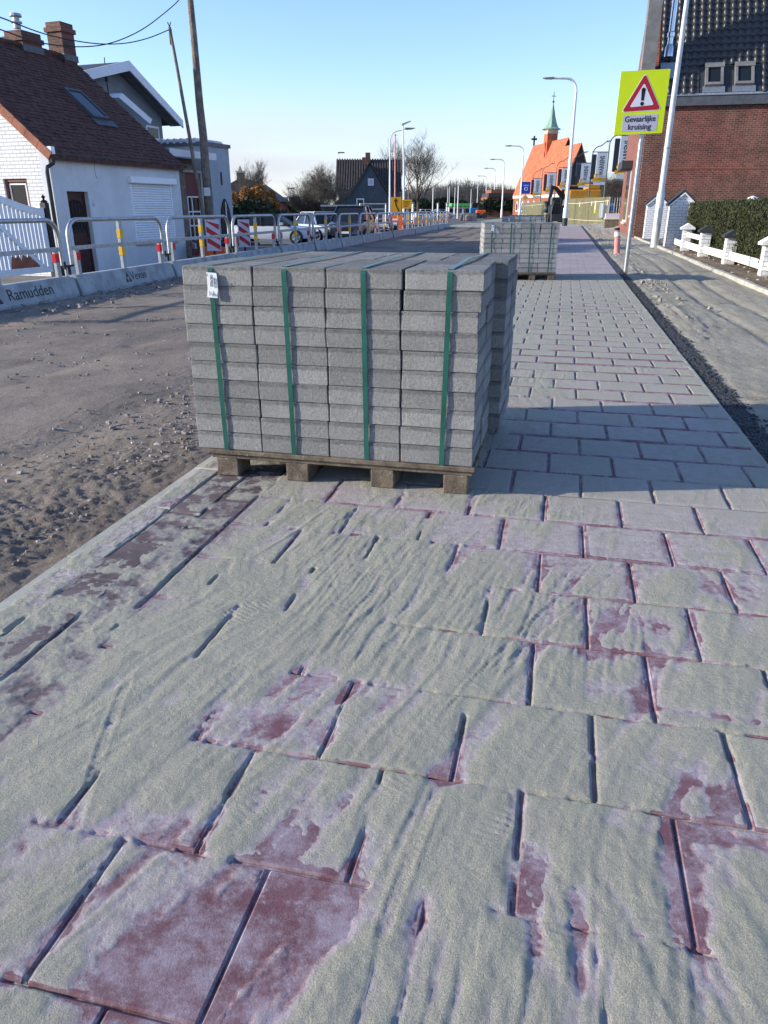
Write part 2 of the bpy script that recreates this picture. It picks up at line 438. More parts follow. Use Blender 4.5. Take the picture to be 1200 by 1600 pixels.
M['tower'] = stain_wall('grey_render', (.38, .42, .45), (.24, .26, .27), .5)
M['tower_l'] = mat('sunlit_render', (.68, .66, .62), .9, .12, 2, .3, 40, .006)  # tower render with sunlight put into its paler tone; also sheet and curtain
M['anth'] = mat('anthracite', (.035, .038, .042), .6, .2)
M['wbrick'] = brick_mat('white_brick', (.70, .70, .68), (.74, .74, .72), (.40, .40, .40), ('X', 'Z'), .24, .085, .009, .8, .07, .007)
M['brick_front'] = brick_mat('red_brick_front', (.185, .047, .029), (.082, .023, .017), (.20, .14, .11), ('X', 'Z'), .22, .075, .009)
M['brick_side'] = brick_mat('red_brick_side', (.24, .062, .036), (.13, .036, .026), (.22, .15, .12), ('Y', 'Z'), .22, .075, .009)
M['chim'] = brick_mat('chimney_brick', (.19, .062, .036), (.08, .035, .026), (.12, .10, .085), ('X', 'Z'), .22, .07, .010)
M['pantile'] = mat('pantile_dark', (.030, .030, .031), .42, .25, 4, rnd=.2, spec=.5)
M['pantile_far'] = mat('pantile_brown', (.075, .06, .05), .7, .35, 3)
M['zincgrey'] = mat('grey_cladding', (.17, .17, .165), .8, .25, 2.5, .3, 30, .01)
M['steel'] = mat('stainless', (.62, .64, .66), .25, .08, metal=.9)
M['polepaint'] = mat('lamp_pole', (.55, .56, .55), .5, .12, 4, metal=.3)
M['polewhite'] = mat('lamp_pole_white', (.72, .74, .74), .5, .08, 4)
M['polegreen'] = mat('lamp_pole_dark', (.055, .065, .062), .5, .12, 4)
M['utility'] = mat('utility_pole_wood', (.20, .165, .13), .9, .4, 6, .5, 40, .01)
M['wire'] = mat('wire', (.02, .02, .022), .7)
M['fluo'] = mat('sign_fluorescent', (.66, .80, .005), .45, .03)
M['signred'] = mat('sign_red', (.42, .012, .028), .4, .05)
M['signwhite'] = mat('sign_white', (.74, .72, .76), .45, .03)
M['signplate'] = mat('sign_plate', (.52, .49, .56), .45, .04)
M['signyellow'] = mat('sign_yellow', (.85, .42, .01), .45, .04)
M['signblue'] = mat('sign_blue', (.015, .07, .42), .45, .05)
M['orange'] = mat('orange_plastic', (.75, .12, .02), .45, .1)
M['digger'] = mat('digger_yellow', (.62, .26, .02), .5, .15)
M['hedge'] = mat('hedge_leaf', (.040, .047, .013), .75, .5, 2.2, world=True, dirt=((.085, .078, .022), .60))
M['hedge_in'] = mat('hedge_core', (.018, .022, .008), .95, .3)
M['bark'] = mat('bark', (.085, .068, .052), .9, .35, 3)
M['twig'] = mat('twig', (.19, .155, .115), .9, .3, 3)
M['forest'] = mat('far_wood', (.19, .165, .135), .95, .35, .05, world=True)
M['rust_leaf'] = mat('brown_leaf', (.30, .14, .035), .8, .45, 1.5, world=True)
M['darkgreen'] = mat('dark_leaf', (.03, .042, .016), .8, .4, 1.5, world=True)
M['olive'] = mat('fence_olive', (.135, .125, .062), .7, .18, 2, rnd=.08)
M['church_roof'] = mat('church_roof', (.44, .125, .055), .85, .3, 1.6, .6, 5, .06)
M['church_brick'] = mat('church_brick', (.26, .10, .06), .85, .25, 2.5)
M['church_dark'] = mat('church_gable', (.05, .045, .042), .85, .2)
M['cream'] = mat('cream_band', (.62, .56, .42), .8, .08)
M['copper'] = mat('copper_green', (.23, .37, .27), .7, .25, 1.5)
M['carwhite'] = mat('car_white', (.72, .74, .77), .22, .03, spec=.6)
M['carblue'] = mat('car_navy', (.018, .026, .045), .16, .05, spec=.7)
M['carsilver'] = mat('car_silver', (.50, .52, .54), .25, .04, metal=.5)
M['tyre'] = mat('tyre', (.015, .015, .016), .85)
M['rim'] = mat('rim', (.45, .46, .48), .35, .05, metal=.7)
M['lampglass'] = mat('headlight', (.72, .75, .78), .12, .05, spec=.8)
M['green_can'] = mat('canopy_green', (.05, .42, .06), .5, .1)
M['dkhouse'] = mat('dark_weatherboard', (.075, .092, .102), .8, .15, 2, .3, 14, .01)
M['bannerw'] = mat('banner_white', (.74, .74, .72), .6, .05)
M['bannerd'] = mat('banner_dark', (.03, .04, .05), .6, .1)
M['pink'] = mat('marker_pink', (.62, .27, .24), .6, .2, 6)
M['bluetarp'] = mat('blue_paint', (.02, .17, .42), .5, .15)

# ================================================================== GROUND
_gr = MB().add([(-2500,-300,-.62),(2500,-300,-.62),(2500,3000,-.62),(-2500,3000,-.62)], [(0,1,2,3)])
struct(_gr.build('ground', M['grass'], fix=False))

S0, ROWP = 1.563, 0.303          # first tile row line, row pitch
T_L, T_R = -1.20, 1.04           # tiled field
def joint_d(S, T):
    k = np.floor((S - S0) / ROWP)
    ds_ = np.abs((S - S0) / ROWP - np.round((S - S0) / ROWP)) * ROWP
    off = np.where(np.mod(k, 2) == 0, .012, -.14)
    u = (T - off) / ROWP
    dt_ = np.abs(u - np.round(u)) * ROWP
    return ds_, dt_

path = struct(MB().add([W(-.5,-1.62,-.055),W(-.5,1.05,-.055),W(70,1.05,-.055),W(70,-1.62,-.055)], [(0,1,2,3)]).build('path', M['kerbstone'], fix=False))

# --- tiles, one by one up to 300, the rest joined
_tm = MB().cbox(-.149,.149,-.149,.149,-.06,0,.0045).mesh('tile'); _tm.materials.append(M['tile'])
n_tile = 0; far = MB(); rnd = random.Random(3)
k0 = int(math.floor((.35 - S0) / ROWP))
for k in range(k0, 190):
    sA = S0 + k * ROWP; off = .012 if k % 2 == 0 else -.14
    m0 = int(math.floor((T_L - off) / ROWP)); m1 = int(math.ceil((T_R - off) / ROWP))
    for m in range(m0, m1):
        a = max(off + m * ROWP, T_L); b = min(off + (m + 1) * ROWP, T_R)
        if b - a < .03: continue
        sc_, tc_ = sA + ROWP / 2, (a + b) / 2
        x, y, _ = W(sc_, tc_)
        if sA + .31 < .66 and abs(x) > .9: continue
        dz = rnd.uniform(-.0012, .0012)
        if n_tile < 300:
            full = b - a > ROWP - 1e-4
            if full: me = _tm
            else:
                h = (b - a) / 2 - .0025
                me = MB().cbox(-h, h, -.149, .149, -.06, 0, .0045).mesh('tile'); me.materials.append(M['tile'])
            o = link('tile', me, path, (x, y, dz), -rad(ROAD))
            o.rotation_euler = (rnd.uniform(-.004,.004), rnd.uniform(-.004,.004), -rad(ROAD) + rnd.uniform(-.003,.003))
            n_tile += 1
        else:
            h = (b - a) / 2 - .004
            ps = [W(sc_ + i * .146, tc_ + j * h, z) for z in (-.05, dz) for (i, j) in ((-1,-1),(-1,1),(1,1),(1,-1))]
            far.hexa(ps)
o = far.build('tile_field', M['tile_far'], path); o['kind'] = 'stuff'
# --- band of dark pavers and edging stones on the road side
n_p = 0; farp = MB()
for row, (ta, tb, ln, mk) in enumerate(((-1.349,-1.203,.30,'paver'),(-1.498,-1.352,.30,'paver'),(-1.648,-1.502,.50,'kerbstone'))):
    k = 0; s_ = .3 + row * .13
    me = MB().cbox(-(tb-ta)/2+.003,(tb-ta)/2-.003,-ln/2+.003,ln/2-.003,-.06,0,.004).mesh('paver'); me.materials.append(M[mk])
    while s_ < 60:
        x, y, _ = W(s_ + ln / 2, (ta + tb) / 2)
        if s_ < 13 and n_p < 130:
            o = link('paver' if mk == 'paver' else 'edging_stone', me, path, (x, y, rnd.uniform(-.003,.002)), -rad(ROAD) + rnd.uniform(-.006,.006)); n_p += 1
        else:
            farp.hexa([W(s_ + i, j, z) for z in (-.05, 0) for (i, j) in ((.004,ta+.003),(.004,tb-.003),(ln-.004,tb-.003),(ln-.004,ta+.003))])
        s_ += ln
o = farp.build('paver_field', M['paver'], path); o['kind'] = 'stuff'

# --- loose sand swept over the paving
def srange(a, b, k, lo, hi):
    out = [a]
    while out[-1] < b: out.append(out[-1] + min(hi, max(lo, k * out[-1] ** 2)))
    return np.array(out)
S = srange(.45, 19.5, .0014, .0045, .034)
T = np.concatenate([np.arange(-1.95, -1.66, .012), np.arange(-1.66, 1.075, .0052)])
SS, TT = np.meshgrid(S, T, indexing='ij')
n1 = fbm(SS * .9, TT * 1.3, 3, 1); n2 = fbm(SS * 4.2, TT * 4.2, 4, 9)
warp = fbm(SS * 1.7, TT * 1.7, 3, 33) * .10
def ridge(ang, fl, fc, seed, sharp=2.0):
    a = rad(ang); u = SS * math.cos(a) + TT * math.sin(a); v = -SS * math.sin(a) + TT * math.cos(a) + warp
    q = fbm(u * fl, v * fc, 3, seed, .55); return np.clip(1 - np.abs(q) * 5.0, -.6, 1) ** 1.0 * .5
reg = sstep(-.12, .12, fbm(SS * 1.3, TT * 1.3, 2, 50)); reg2 = sstep(-.05, .15, fbm(SS * 1.6 + 9, TT * 1.6, 2, 52))
st1 = ridge(16, 1.6, 15, 21); st2 = ridge(-20, 2.0, 17, 27); st3 = ridge(6, 3.0, 38, 71)
lump = fbm(SS * 19, TT * 19, 4, 41, .7)
crumb = fbm(SS * 17, TT * 17, 4, 61, .65)
left = sstep(-1.02, -1.24, TT)
TH = .0036 + .0042 * n1 + .0036 * n2 + (.0052 * st1 * reg + .0046 * st2 * (1 - reg) + .0046 * st3 * reg2) * (1 - .7 * left) + .0042 * lump + .0010 * fbm(SS * 70, TT * 70, 2, 43) - .0005
TH = TH * (1 - left) + .0012 * sstep(-1.49, -1.54, TT) + left * (.0014 + .012 * crumb + .006 * n2)
# bare patches seen in the photograph (pixel centre, half sizes in metres along/across, depth)
for (px, py, rs_, rt_, dep) in ((255,1400,.13,.10,.012),(180,1560,.07,.11,.012),(265,1540,.08,.08,.010),(395,1500,.13,.06,.011),(500,1430,.06,.08,.010),(30,1330,.07,.05,.010),(330,1460,.10,.05,.008),
    (215,1290,.06,.10,.012),(460,1265,.10,.05,.008),(700,1215,.03,.05,.015),(415,1130,.09,.10,.008),(500,1150,.05,.05,.010),(570,1080,.05,.16,.008),
    (830,1370,.10,.035,.012),(775,1415,.03,.02,.009),(1070,1340,.10,.03,.013),(1130,1310,.02,.12,.012),(1085,1480,.09,.03,.013),(910,1540,.08,.02,.010),
    (930,1020,.03,.14,.010),(985,975,.07,.09,.009),(970,1080,.05,.10,.008),(1120,920,.05,.06,.012),(905,955,.08,.03,.012),(1095,1000,.10,.02,.010),
    (1120,1120,.02,.14,.010),(985,840,.14,.18,.008),(880,860,.10,.16,.007),(1040,800,.12,.22,.009),(730,825,.14,.20,.010),(930,790,.14,.22,.010),
    (640,800,.12,.15,.009),(520,770,.12,.14,.013),(560,830,.06,.14,.011),(1000,735,.15,.3,.011),(870,740,.2,.25,.010),(760,740,.2,.2,.012),
    (1020,690,.2,.35,.009),(870,690,.25,.3,.011),(1100,1230,.06,.05,.008),(490,1400,.10,.08,.010),(1050,880,.05,.12,.009)):
    gx, gy = gp(px, py); cs, ct = ST(gx, gy)
    i0, i1 = np.searchsorted(S, (cs - 4 * rs_, cs + 4 * rs_)); j0, j1 = np.searchsorted(T, (ct - 4 * rt_, ct + 4 * rt_))
    if i1 <= i0 or j1 <= j0: continue
    S_, T_2 = SS[i0:i1, j0:j1], TT[i0:i1, j0:j1]
    q = ((S_ - cs) / rs_) ** 2 + ((T_2 - ct) / rt_) ** 2
    q = q * np.maximum(.3, 1 + 2.6 * fbm(S_ * 9 + px, T_2 * 9, 4, 77, .65)) + 1.4 * np.clip(fbm(S_ * 22 + px, T_2 * 22, 3, 78), 0, 1)
    TH[i0:i1, j0:j1] -= (dep * .43 if py > 1000 else dep * .34) * np.exp(-np.clip(q, 0, 30) * .8)
# far part thins out to dust; mid part is thin with many joints showing
TH -= .0016 * sstep(1.6, 3.6, SS) * sstep(-.7, .1, TT)
TH += .0018 * sstep(.86, 1.03, TT)
# tyre track of a small cart and a few shoe prints
def track(p0, p1, wid, pitch, dep):
    global TH
    a = np.array(ST(*gp(*p0))); b = np.array(ST(*gp(*p1))); d = b - a; L = np.hypot(*d); d = d / L
    u = (SS - a[0]) * d[0] + (TT - a[1]) * d[1]; v = -(SS - a[0]) * d[1] + (TT - a[1]) * d[0]
    m = (sstep(-.02, .03, u) * sstep(L + .02, L - .03, u))
    v = v + .008 * np.sin(u * 5)
    prof = np.exp(-(np.abs(v) / wid) ** 4) * (.35 + .65 * (np.sin((u + np.abs(v) * 1.2) * 2 * math.pi / pitch) > -.2))
    rim = np.exp(-((np.abs(v) - wid * 1.25) / (wid * .3)) ** 2)
    TH += m * dep * (-prof + .8 * rim)
track((590, 1480), (690, 1235), .013, .017, .0020)
track((700, 1110), (925, 880), .008, .014, .0016); track((770, 1060), (985, 870), .007, .014, .0013); track((120, 1290), (205, 1060), .012, .02, .0016)
def shoe(px, py, ang, sc=1.0):
    cs, ct = ST(*gp(px, py)); a = rad(ang)
    i0, i1 = np.searchsorted(S, (cs - .25, cs + .25)); j0, j1 = np.searchsorted(T, (ct - .25, ct + .25)); S_, T_2 = SS[i0:i1, j0:j1], TT[i0:i1, j0:j1]
    u = (S_ - cs) * math.cos(a) + (T_2 - ct) * math.sin(a); v = -(S_ - cs) * math.sin(a) + (T_2 - ct) * math.cos(a)
    w = .045 + .008 * np.cos(u * 22)
    e = np.clip(1.2 - (np.abs(u) / .13) ** 4 - (np.abs(v) / w) ** 4, 0, 1)
    br_ = sstep(-.12, .15, fbm(S_ * 14 + px, T_2 * 14, 2, 66))
    TH[i0:i1, j0:j1] -= .8 * sc * sstep(0, .5, e) * br_ * (.0010 + .0020 * (np.sin(u * 2 * math.pi / .017 + v * 8) > .0))
for a_ in ((755,1290,10),(610,1215,30,.7),(1085,1045,-8,.6),(560,930,20,.8),(380,960,28,.8),(860,1430,5,.7),(340,1290,25,.6),(1010,1390,-5,.5)): shoe(*a_)
ds_, dt_ = joint_d(SS, TT)
inside = (TT > T_L + .01) & (TT < T_R - .01)
jn = fbm(SS * 2.3, TT * 2.3, 5, 91, .7) ; jn2 = fbm(SS * 2.6 + 40, TT * 2.6, 5, 95, .7)
bias = -.085 - .12 * sstep(-.1, -.4, TT) * sstep(1.2, 1.5, SS) * sstep(3.1, 2.8, SS) + .13 * sstep(-.35, .05, TT) * sstep(1.15, 1.4, SS) * sstep(3.0, 2.4, SS) + .24 * sstep(1.5, 3.4, SS) * sstep(-.5, .2, TT) + .05 * sstep(.1, .6, TT) * sstep(1.1, 1.6, SS) + .12 * sstep(4, 7, SS) - .05 * sstep(.85, 1.0, TT)
gw = .0046 + .003 * sstep(3, 9, SS) + .006 * fbm(SS * 25, TT * 25, 2, 15)
g1 = (1 - sstep(gw * .75, gw * 1.35, dt_)) * sstep(-.10, .07, jn + bias + .09)
gw2 = np.maximum(gw, np.clip(.0014 * SS ** 2, .0045, .034) * .55)
g2 = (1 - sstep(gw2 * .75, gw2 * 1.35, ds_)) * sstep(-.10, .07, jn2 + bias + .03)
# a groove is open where the sand is thin or where the noise says so
gr_ = np.maximum(g1, g2) * inside
thin_ = (1 - sstep(.0, .003, TH)); gthin = np.maximum(1 - sstep(.005, .0095, dt_), 1 - sstep(.005, .0095, ds_)) * inside * thin_
gr_ = np.maximum(gr_, gthin)
# grooves of the paver band
def band_grooves():
    g = np.zeros_like(SS)
    for tl in (-1.2, -1.35, -1.5):
        vis = sstep(-.02, .06, fbm(SS * 1.8 + tl * 30, TT * .2, 4, 101, .65) + (.13 if tl == -1.5 else .07 if tl == -1.2 else .0))
        g = np.maximum(g, (1 - sstep(.005, .0105, np.abs(TT - tl + .004 * fbm(SS * 9, TT * 0, 3, 103)))) * vis)
    for row, (ta, tb, ln) in enumerate(((-1.35,-1.2,.30),(-1.5,-1.35,.30),(-1.65,-1.5,.50))):
        u = (SS - .3 - row * .13) / ln; dd = np.abs(u - np.round(u)) * ln
        g = np.maximum(g, (1 - sstep(.005, .0105, dd)) * ((TT > ta) & (TT < tb)) * sstep(-.05, .05, fbm(SS * 3, TT * 3, 3, 107)))
    return g
gr_ = np.maximum(gr_, band_grooves() * sstep(1.25, 1.5, SS))
TH = np.where(inside & (SS > 2.0), np.maximum(TH, .0003 + .0012 * sstep(2.0, 2.6, SS) * (.5 + fbm(SS * 5, TT * 5, 3, 88)) + .0009 * sstep(4.5, 7, SS) + .0013 * sstep(2.4, 3.2, SS) - .004 * (1 - sstep(2.0, 2.5, SS))), TH)
TH = TH - .02 * sstep(14.5, 17.5, SS + 2 * fbm(SS * 1.5, TT * 1.5, 3, 89))
soft = np.maximum(1 - sstep(.006, .03, dt_), .6 * (1 - sstep(.006, .025, ds_))) * inside
TH = TH - .0020 * soft * (SS < 3.0) * (TH > 0)
Z = np.where(TH > -.0012, np.maximum(TH, 0) + .0005 + .0014 * np.clip(TH / .0012, -1, 0), np.maximum(TH * 1.6 + .001, -.006))
Z = Z * (1 - gr_) + (-.0075 + .008 * fbm(SS * 11, TT * 11, 3, 16)) * gr_
edge = sstep(-1.60, -1.86, TT + .07 * fbm(SS * 3, TT * 3, 3, 5))
Z = Z * (1 - edge) + edge * (-.17) + (1 - sstep(-1.9, -1.62, TT)) * .02 * fbm(SS * 12, TT * 12, 3, 6)
Z = np.where(TT > 1.055, -.03, Z)
THK = np.where(TT < -1.6, .006, TH)
sand_o = grid_mesh('sand', S, T, Z, M['sand'], attr={'thick': THK, 'band': left * (TT > -1.51)})
tag(sand_o, 'pale grey loose sand swept over the red paving', 'sand', kind='stuff')

# --- excavated road
S = srange(.3, 260, .0022, .016, 1.2)
T = np.concatenate([np.arange(-9.6, -3.2, .05), np.arange(-3.2, -1.6, .016)])
SS, TT = np.meshgrid(S, T, indexing='ij')
f1 = fbm(SS * .5, TT * .5, 4, 3); f2 = fbm(SS * 3, TT * 3, 4, 4); f3 = np.abs(fbm(SS * 11, TT * 11, 3, 8))
f4 = np.abs(fbm(SS * 27, TT * 27, 2, 58))
Z = -.135 - .065 * sstep(-2, -7, TT) + .05 * f1 + .022 * f2 + .014 * f3 + .016 * f4
cl = np.exp(-((TT + 2.25 + .25 * f1) / .38) ** 2) * sstep(.0, .25, fbm(SS * .9, TT * .6, 3, 14) + .14)
Z += cl * (.008 + .025 * f3 + .04 * f4 + .03 * f2)
for tr in (-2.55, -3.3, -3.75, -5.2):
    w_ = np.exp(-(np.abs(TT - tr - .35 * np.sin(SS * .21 + tr)) / .15) ** 4)
    Z -= w_ * (.012 + .012 * (np.sin((SS + np.abs(TT - tr)) * 2 * math.pi / .16) > .1) * sstep(9, 6, SS)) * sstep(-.1, .1, fbm(SS * .35 + tr, TT * 0, 2, 81))
bt = -7.96 - .026 * (SS - 11.4)
heap = np.exp(-((TT - bt - .62) / .30) ** 2) * sstep(36, 24, SS)
Z += heap * (.0 + .16 * f3 + .12 * f4 + .04 * f2)
# wheel ruts
for tr in (-3.1, -4.6): Z -= .02 * np.exp(-((TT - tr - .3 * np.sin(SS * .25)) / .16) ** 2)
Z += 0.0
Z = np.where(TT > -1.66, -.07, Z)
struct(grid_mesh('dirt_road', S, T, Z, M['dirt']))
# yard level behind the barrier
yd = MB()
for (sa, sb) in ((-5, 300),):
    tl = [-9.5, -10.5, -13, -60, -400]; zl = [-.20, -.30, -.46, -.48, -.48]
    for i in range(4): yd.add([W(sa, tl[i], zl[i]-.02), W(sb, tl[i], zl[i]-.02), W(sb, tl[i+1], zl[i+1]-.02), W(sa, tl[i+1], zl[i+1]-.02)], [(0,1,2,3)])
    yd.add([W(sa,-7.9,-.32),W(sb,-7.9,-.32),W(sb,-9.5,-.225),W(sa,-9.5,-.225)],[(0,1,2,3)])
struct(yd.build('yard', M['yard'], fix=False))
# --- right side
T = np.arange(1.03, 1.215, .012); S = srange(.4, 60, .002, .010, .3)
SS, TT = np.meshgrid(S, T, indexing='ij')
Z = -.012 + .022 * fbm(SS * 26, TT * 26, 3, 18) + .03 * np.abs(fbm(SS * 55, TT * 55, 2, 19)) - .01 * sstep(1.17, 1.2, TT)
struct(grid_mesh('gutter', S, T, Z, M['gutter']))
T = np.arange(1.19, 3.0, .02); S = srange(.4, 200, .0018, .02, 1.0)
SS, TT = np.meshgrid(S, T, indexing='ij')
f1 = fbm(SS * .6, TT * .6, 4, 23); f2 = fbm(SS * 4, TT * 4, 4, 24); f3 = np.abs(fbm(SS * 9, TT * 9, 3, 28))
f5 = fbm(SS * 16, TT * 16, 3, 29)
Z = -.01 + .03 * f1 + .022 * f2 + .02 * f3 + .018 * f5
md = np.exp(-((TT - 1.42 - .2 * f1) / .15) ** 2) * sstep(-.02, .14, fbm(SS * .55, TT * .2, 2, 25) + .02)
Z += md * (.008 + .05 * f3 + .03 * f5) - .012 * np.exp(-((TT - 1.22) / .03) ** 2)
for tr in (2.0, 2.45): Z -= .022 * np.exp(-((TT - tr - .12 * np.sin(SS * .4)) / .07) ** 2)
struct(grid_mesh('sidewalk', S, T, Z, M['sandy']))
kb = MB(); s_ = 2.0; kerb_root = None
struct_k = struct(MB().add([W(0,2.93,-.05),W(0,3.06,-.05),W(70,3.06,-.05),W(70,2.93,-.05)],[(0,1,2,3)]).build('kerb', M['kerbstone'], fix=False))
kme = MB().cbox(-.05,.05,-.495,.495,-.12,.055,.012).mesh('kerb_stone'); kme.materials.append(M['kerbstone'])
while s_ < 40:
    o = link('kerb_stone', kme, struct_k, W(s_, 3.0, rnd.uniform(-.012,.006)), -rad(ROAD) + rnd.uniform(-.01,.01)); s_ += 1.0
T = np.concatenate([np.arange(3.03, 5.2, .06), np.array([6., 8, 12, 40, 400])]); S = srange(.4, 420, .003, .05, 4.0)
SS, TT = np.meshgrid(S, T, indexing='ij')
Z = -.01 + .09 * fbm(SS * 2.2, TT * 2.2, 4, 30) * sstep(60, 30, SS) + .10 * np.abs(fbm(SS * 7, TT * 7, 3, 31)) * (TT < 5.3) * sstep(60, 30, SS)
struct(grid_mesh('garden_soil', S, T, Z, M['soil']))
# far street beyond the works
struct(MB().add([W(60,-10,-.16),W(60,1.05,-.10),W(900,1.05,-.10),W(900,-10,-.16)],[(0,1,2,3)]).build('far_road', M['sandy'], fix=False))

# --- loose stones and rubble (stuff)
def stones(name, pts, material, label, flat=.6):
    mb = MB(); r = random.Random(5)
    base = [(1,0,0),(-1,0,0),(0,1,0),(0,-1,0),(0,0,1),(0,0,-.6),(.6,.6,.5),(-.6,.6,.4),(.6,-.6,.4),(-.6,-.6,.5)]
    for (x, y, z, sz) in pts:
        a = r.uniform(0, 6.28); ca, sa = math.cos(a), math.sin(a)
        ex, ey, ez = sz * r.uniform(.7,1.4), sz * r.uniform(.6,1.1), sz * flat * r.uniform(.6,1.2)
        vs = []
        for b in ((-1,-1,-.7),(1,-.8,-.7),(.9,1,-.7),(-1,.9,-.7),(-.6,-.7,.7),(.7,-.5,.8),(.5,.6,.6),(-.7,.6,.8)):
            q = [b[i] * r.uniform(.65, 1.1) for i in range(3)]
            q = (q[0] * ex, q[1] * ey, q[2] * ez)
            vs.append((x + q[0]*ca - q[1]*sa, y + q[0]*sa + q[1]*ca, z + q[2]))
        mb.hexa(vs)
    o = mb.build(name, material); tag(o, label, 'rubble', kind='stuff'); return o
r = random.Random(8); pts = []; chips = []
for i in range(3800):
    s_ = r.uniform(1.2, 9) if r.random() < .8 else r.uniform(9, 22)
    if r.random() < .68: t_ = -1.98 - abs(r.gauss(0, .5))
    else: t_ = r.uniform(-7.6, -1.95)
    x, y, _ = W(s_, t_); zz = -.135 - .065 * min(1, max(0, (-t_ - 2) / 5))
    sz = min(.035, .003 + abs(r.gauss(0, .0075))) * (1.2 if s_ > 5 else 1)
    (chips if r.random() < .16 else pts).append((x, y, zz + .012, sz))
for i in range(900):
    s_ = r.uniform(9, 26); t_ = -7.96 - .026 * (s_ - 11.4) + .62 + r.gauss(0, .28)
    x, y, _ = W(s_, t_); pts.append((x, y, -.15, r.uniform(.012, .04)))
stones('rubble_stones', pts, M['stone'], 'grey brown rubble stones strewn along the edge of the dirt road')
stones('rubble_chips', chips, M['chip'], 'small pale stone chips scattered over the dirt road', .35)
pts = []
for i in range(420):
    s_ = r.uniform(9, 60); t_ = 1.3 + abs(r.gauss(0, .2)) if r.random() < .5 else r.uniform(3.1, 4.2)
    x, y, _ = W(s_, t_); pts.append((x, y, .02, r.uniform(.012, .045)))
gp_ = []
for i in range(4200):
    s_ = 2.2 + 14 * r.random() ** 1.6; x, y, _ = W(s_, 1.125 + r.gauss(0, .045)); gp_.append((x, y, -.006, r.uniform(.006, .016)))
stones('gutter_gravel', gp_, M['gutter'], 'black gravel lying in the narrow strip beside the path')
stones('sand_clods', pts, M['sandy'], 'pale sandy clods along the gutter and garden edge')

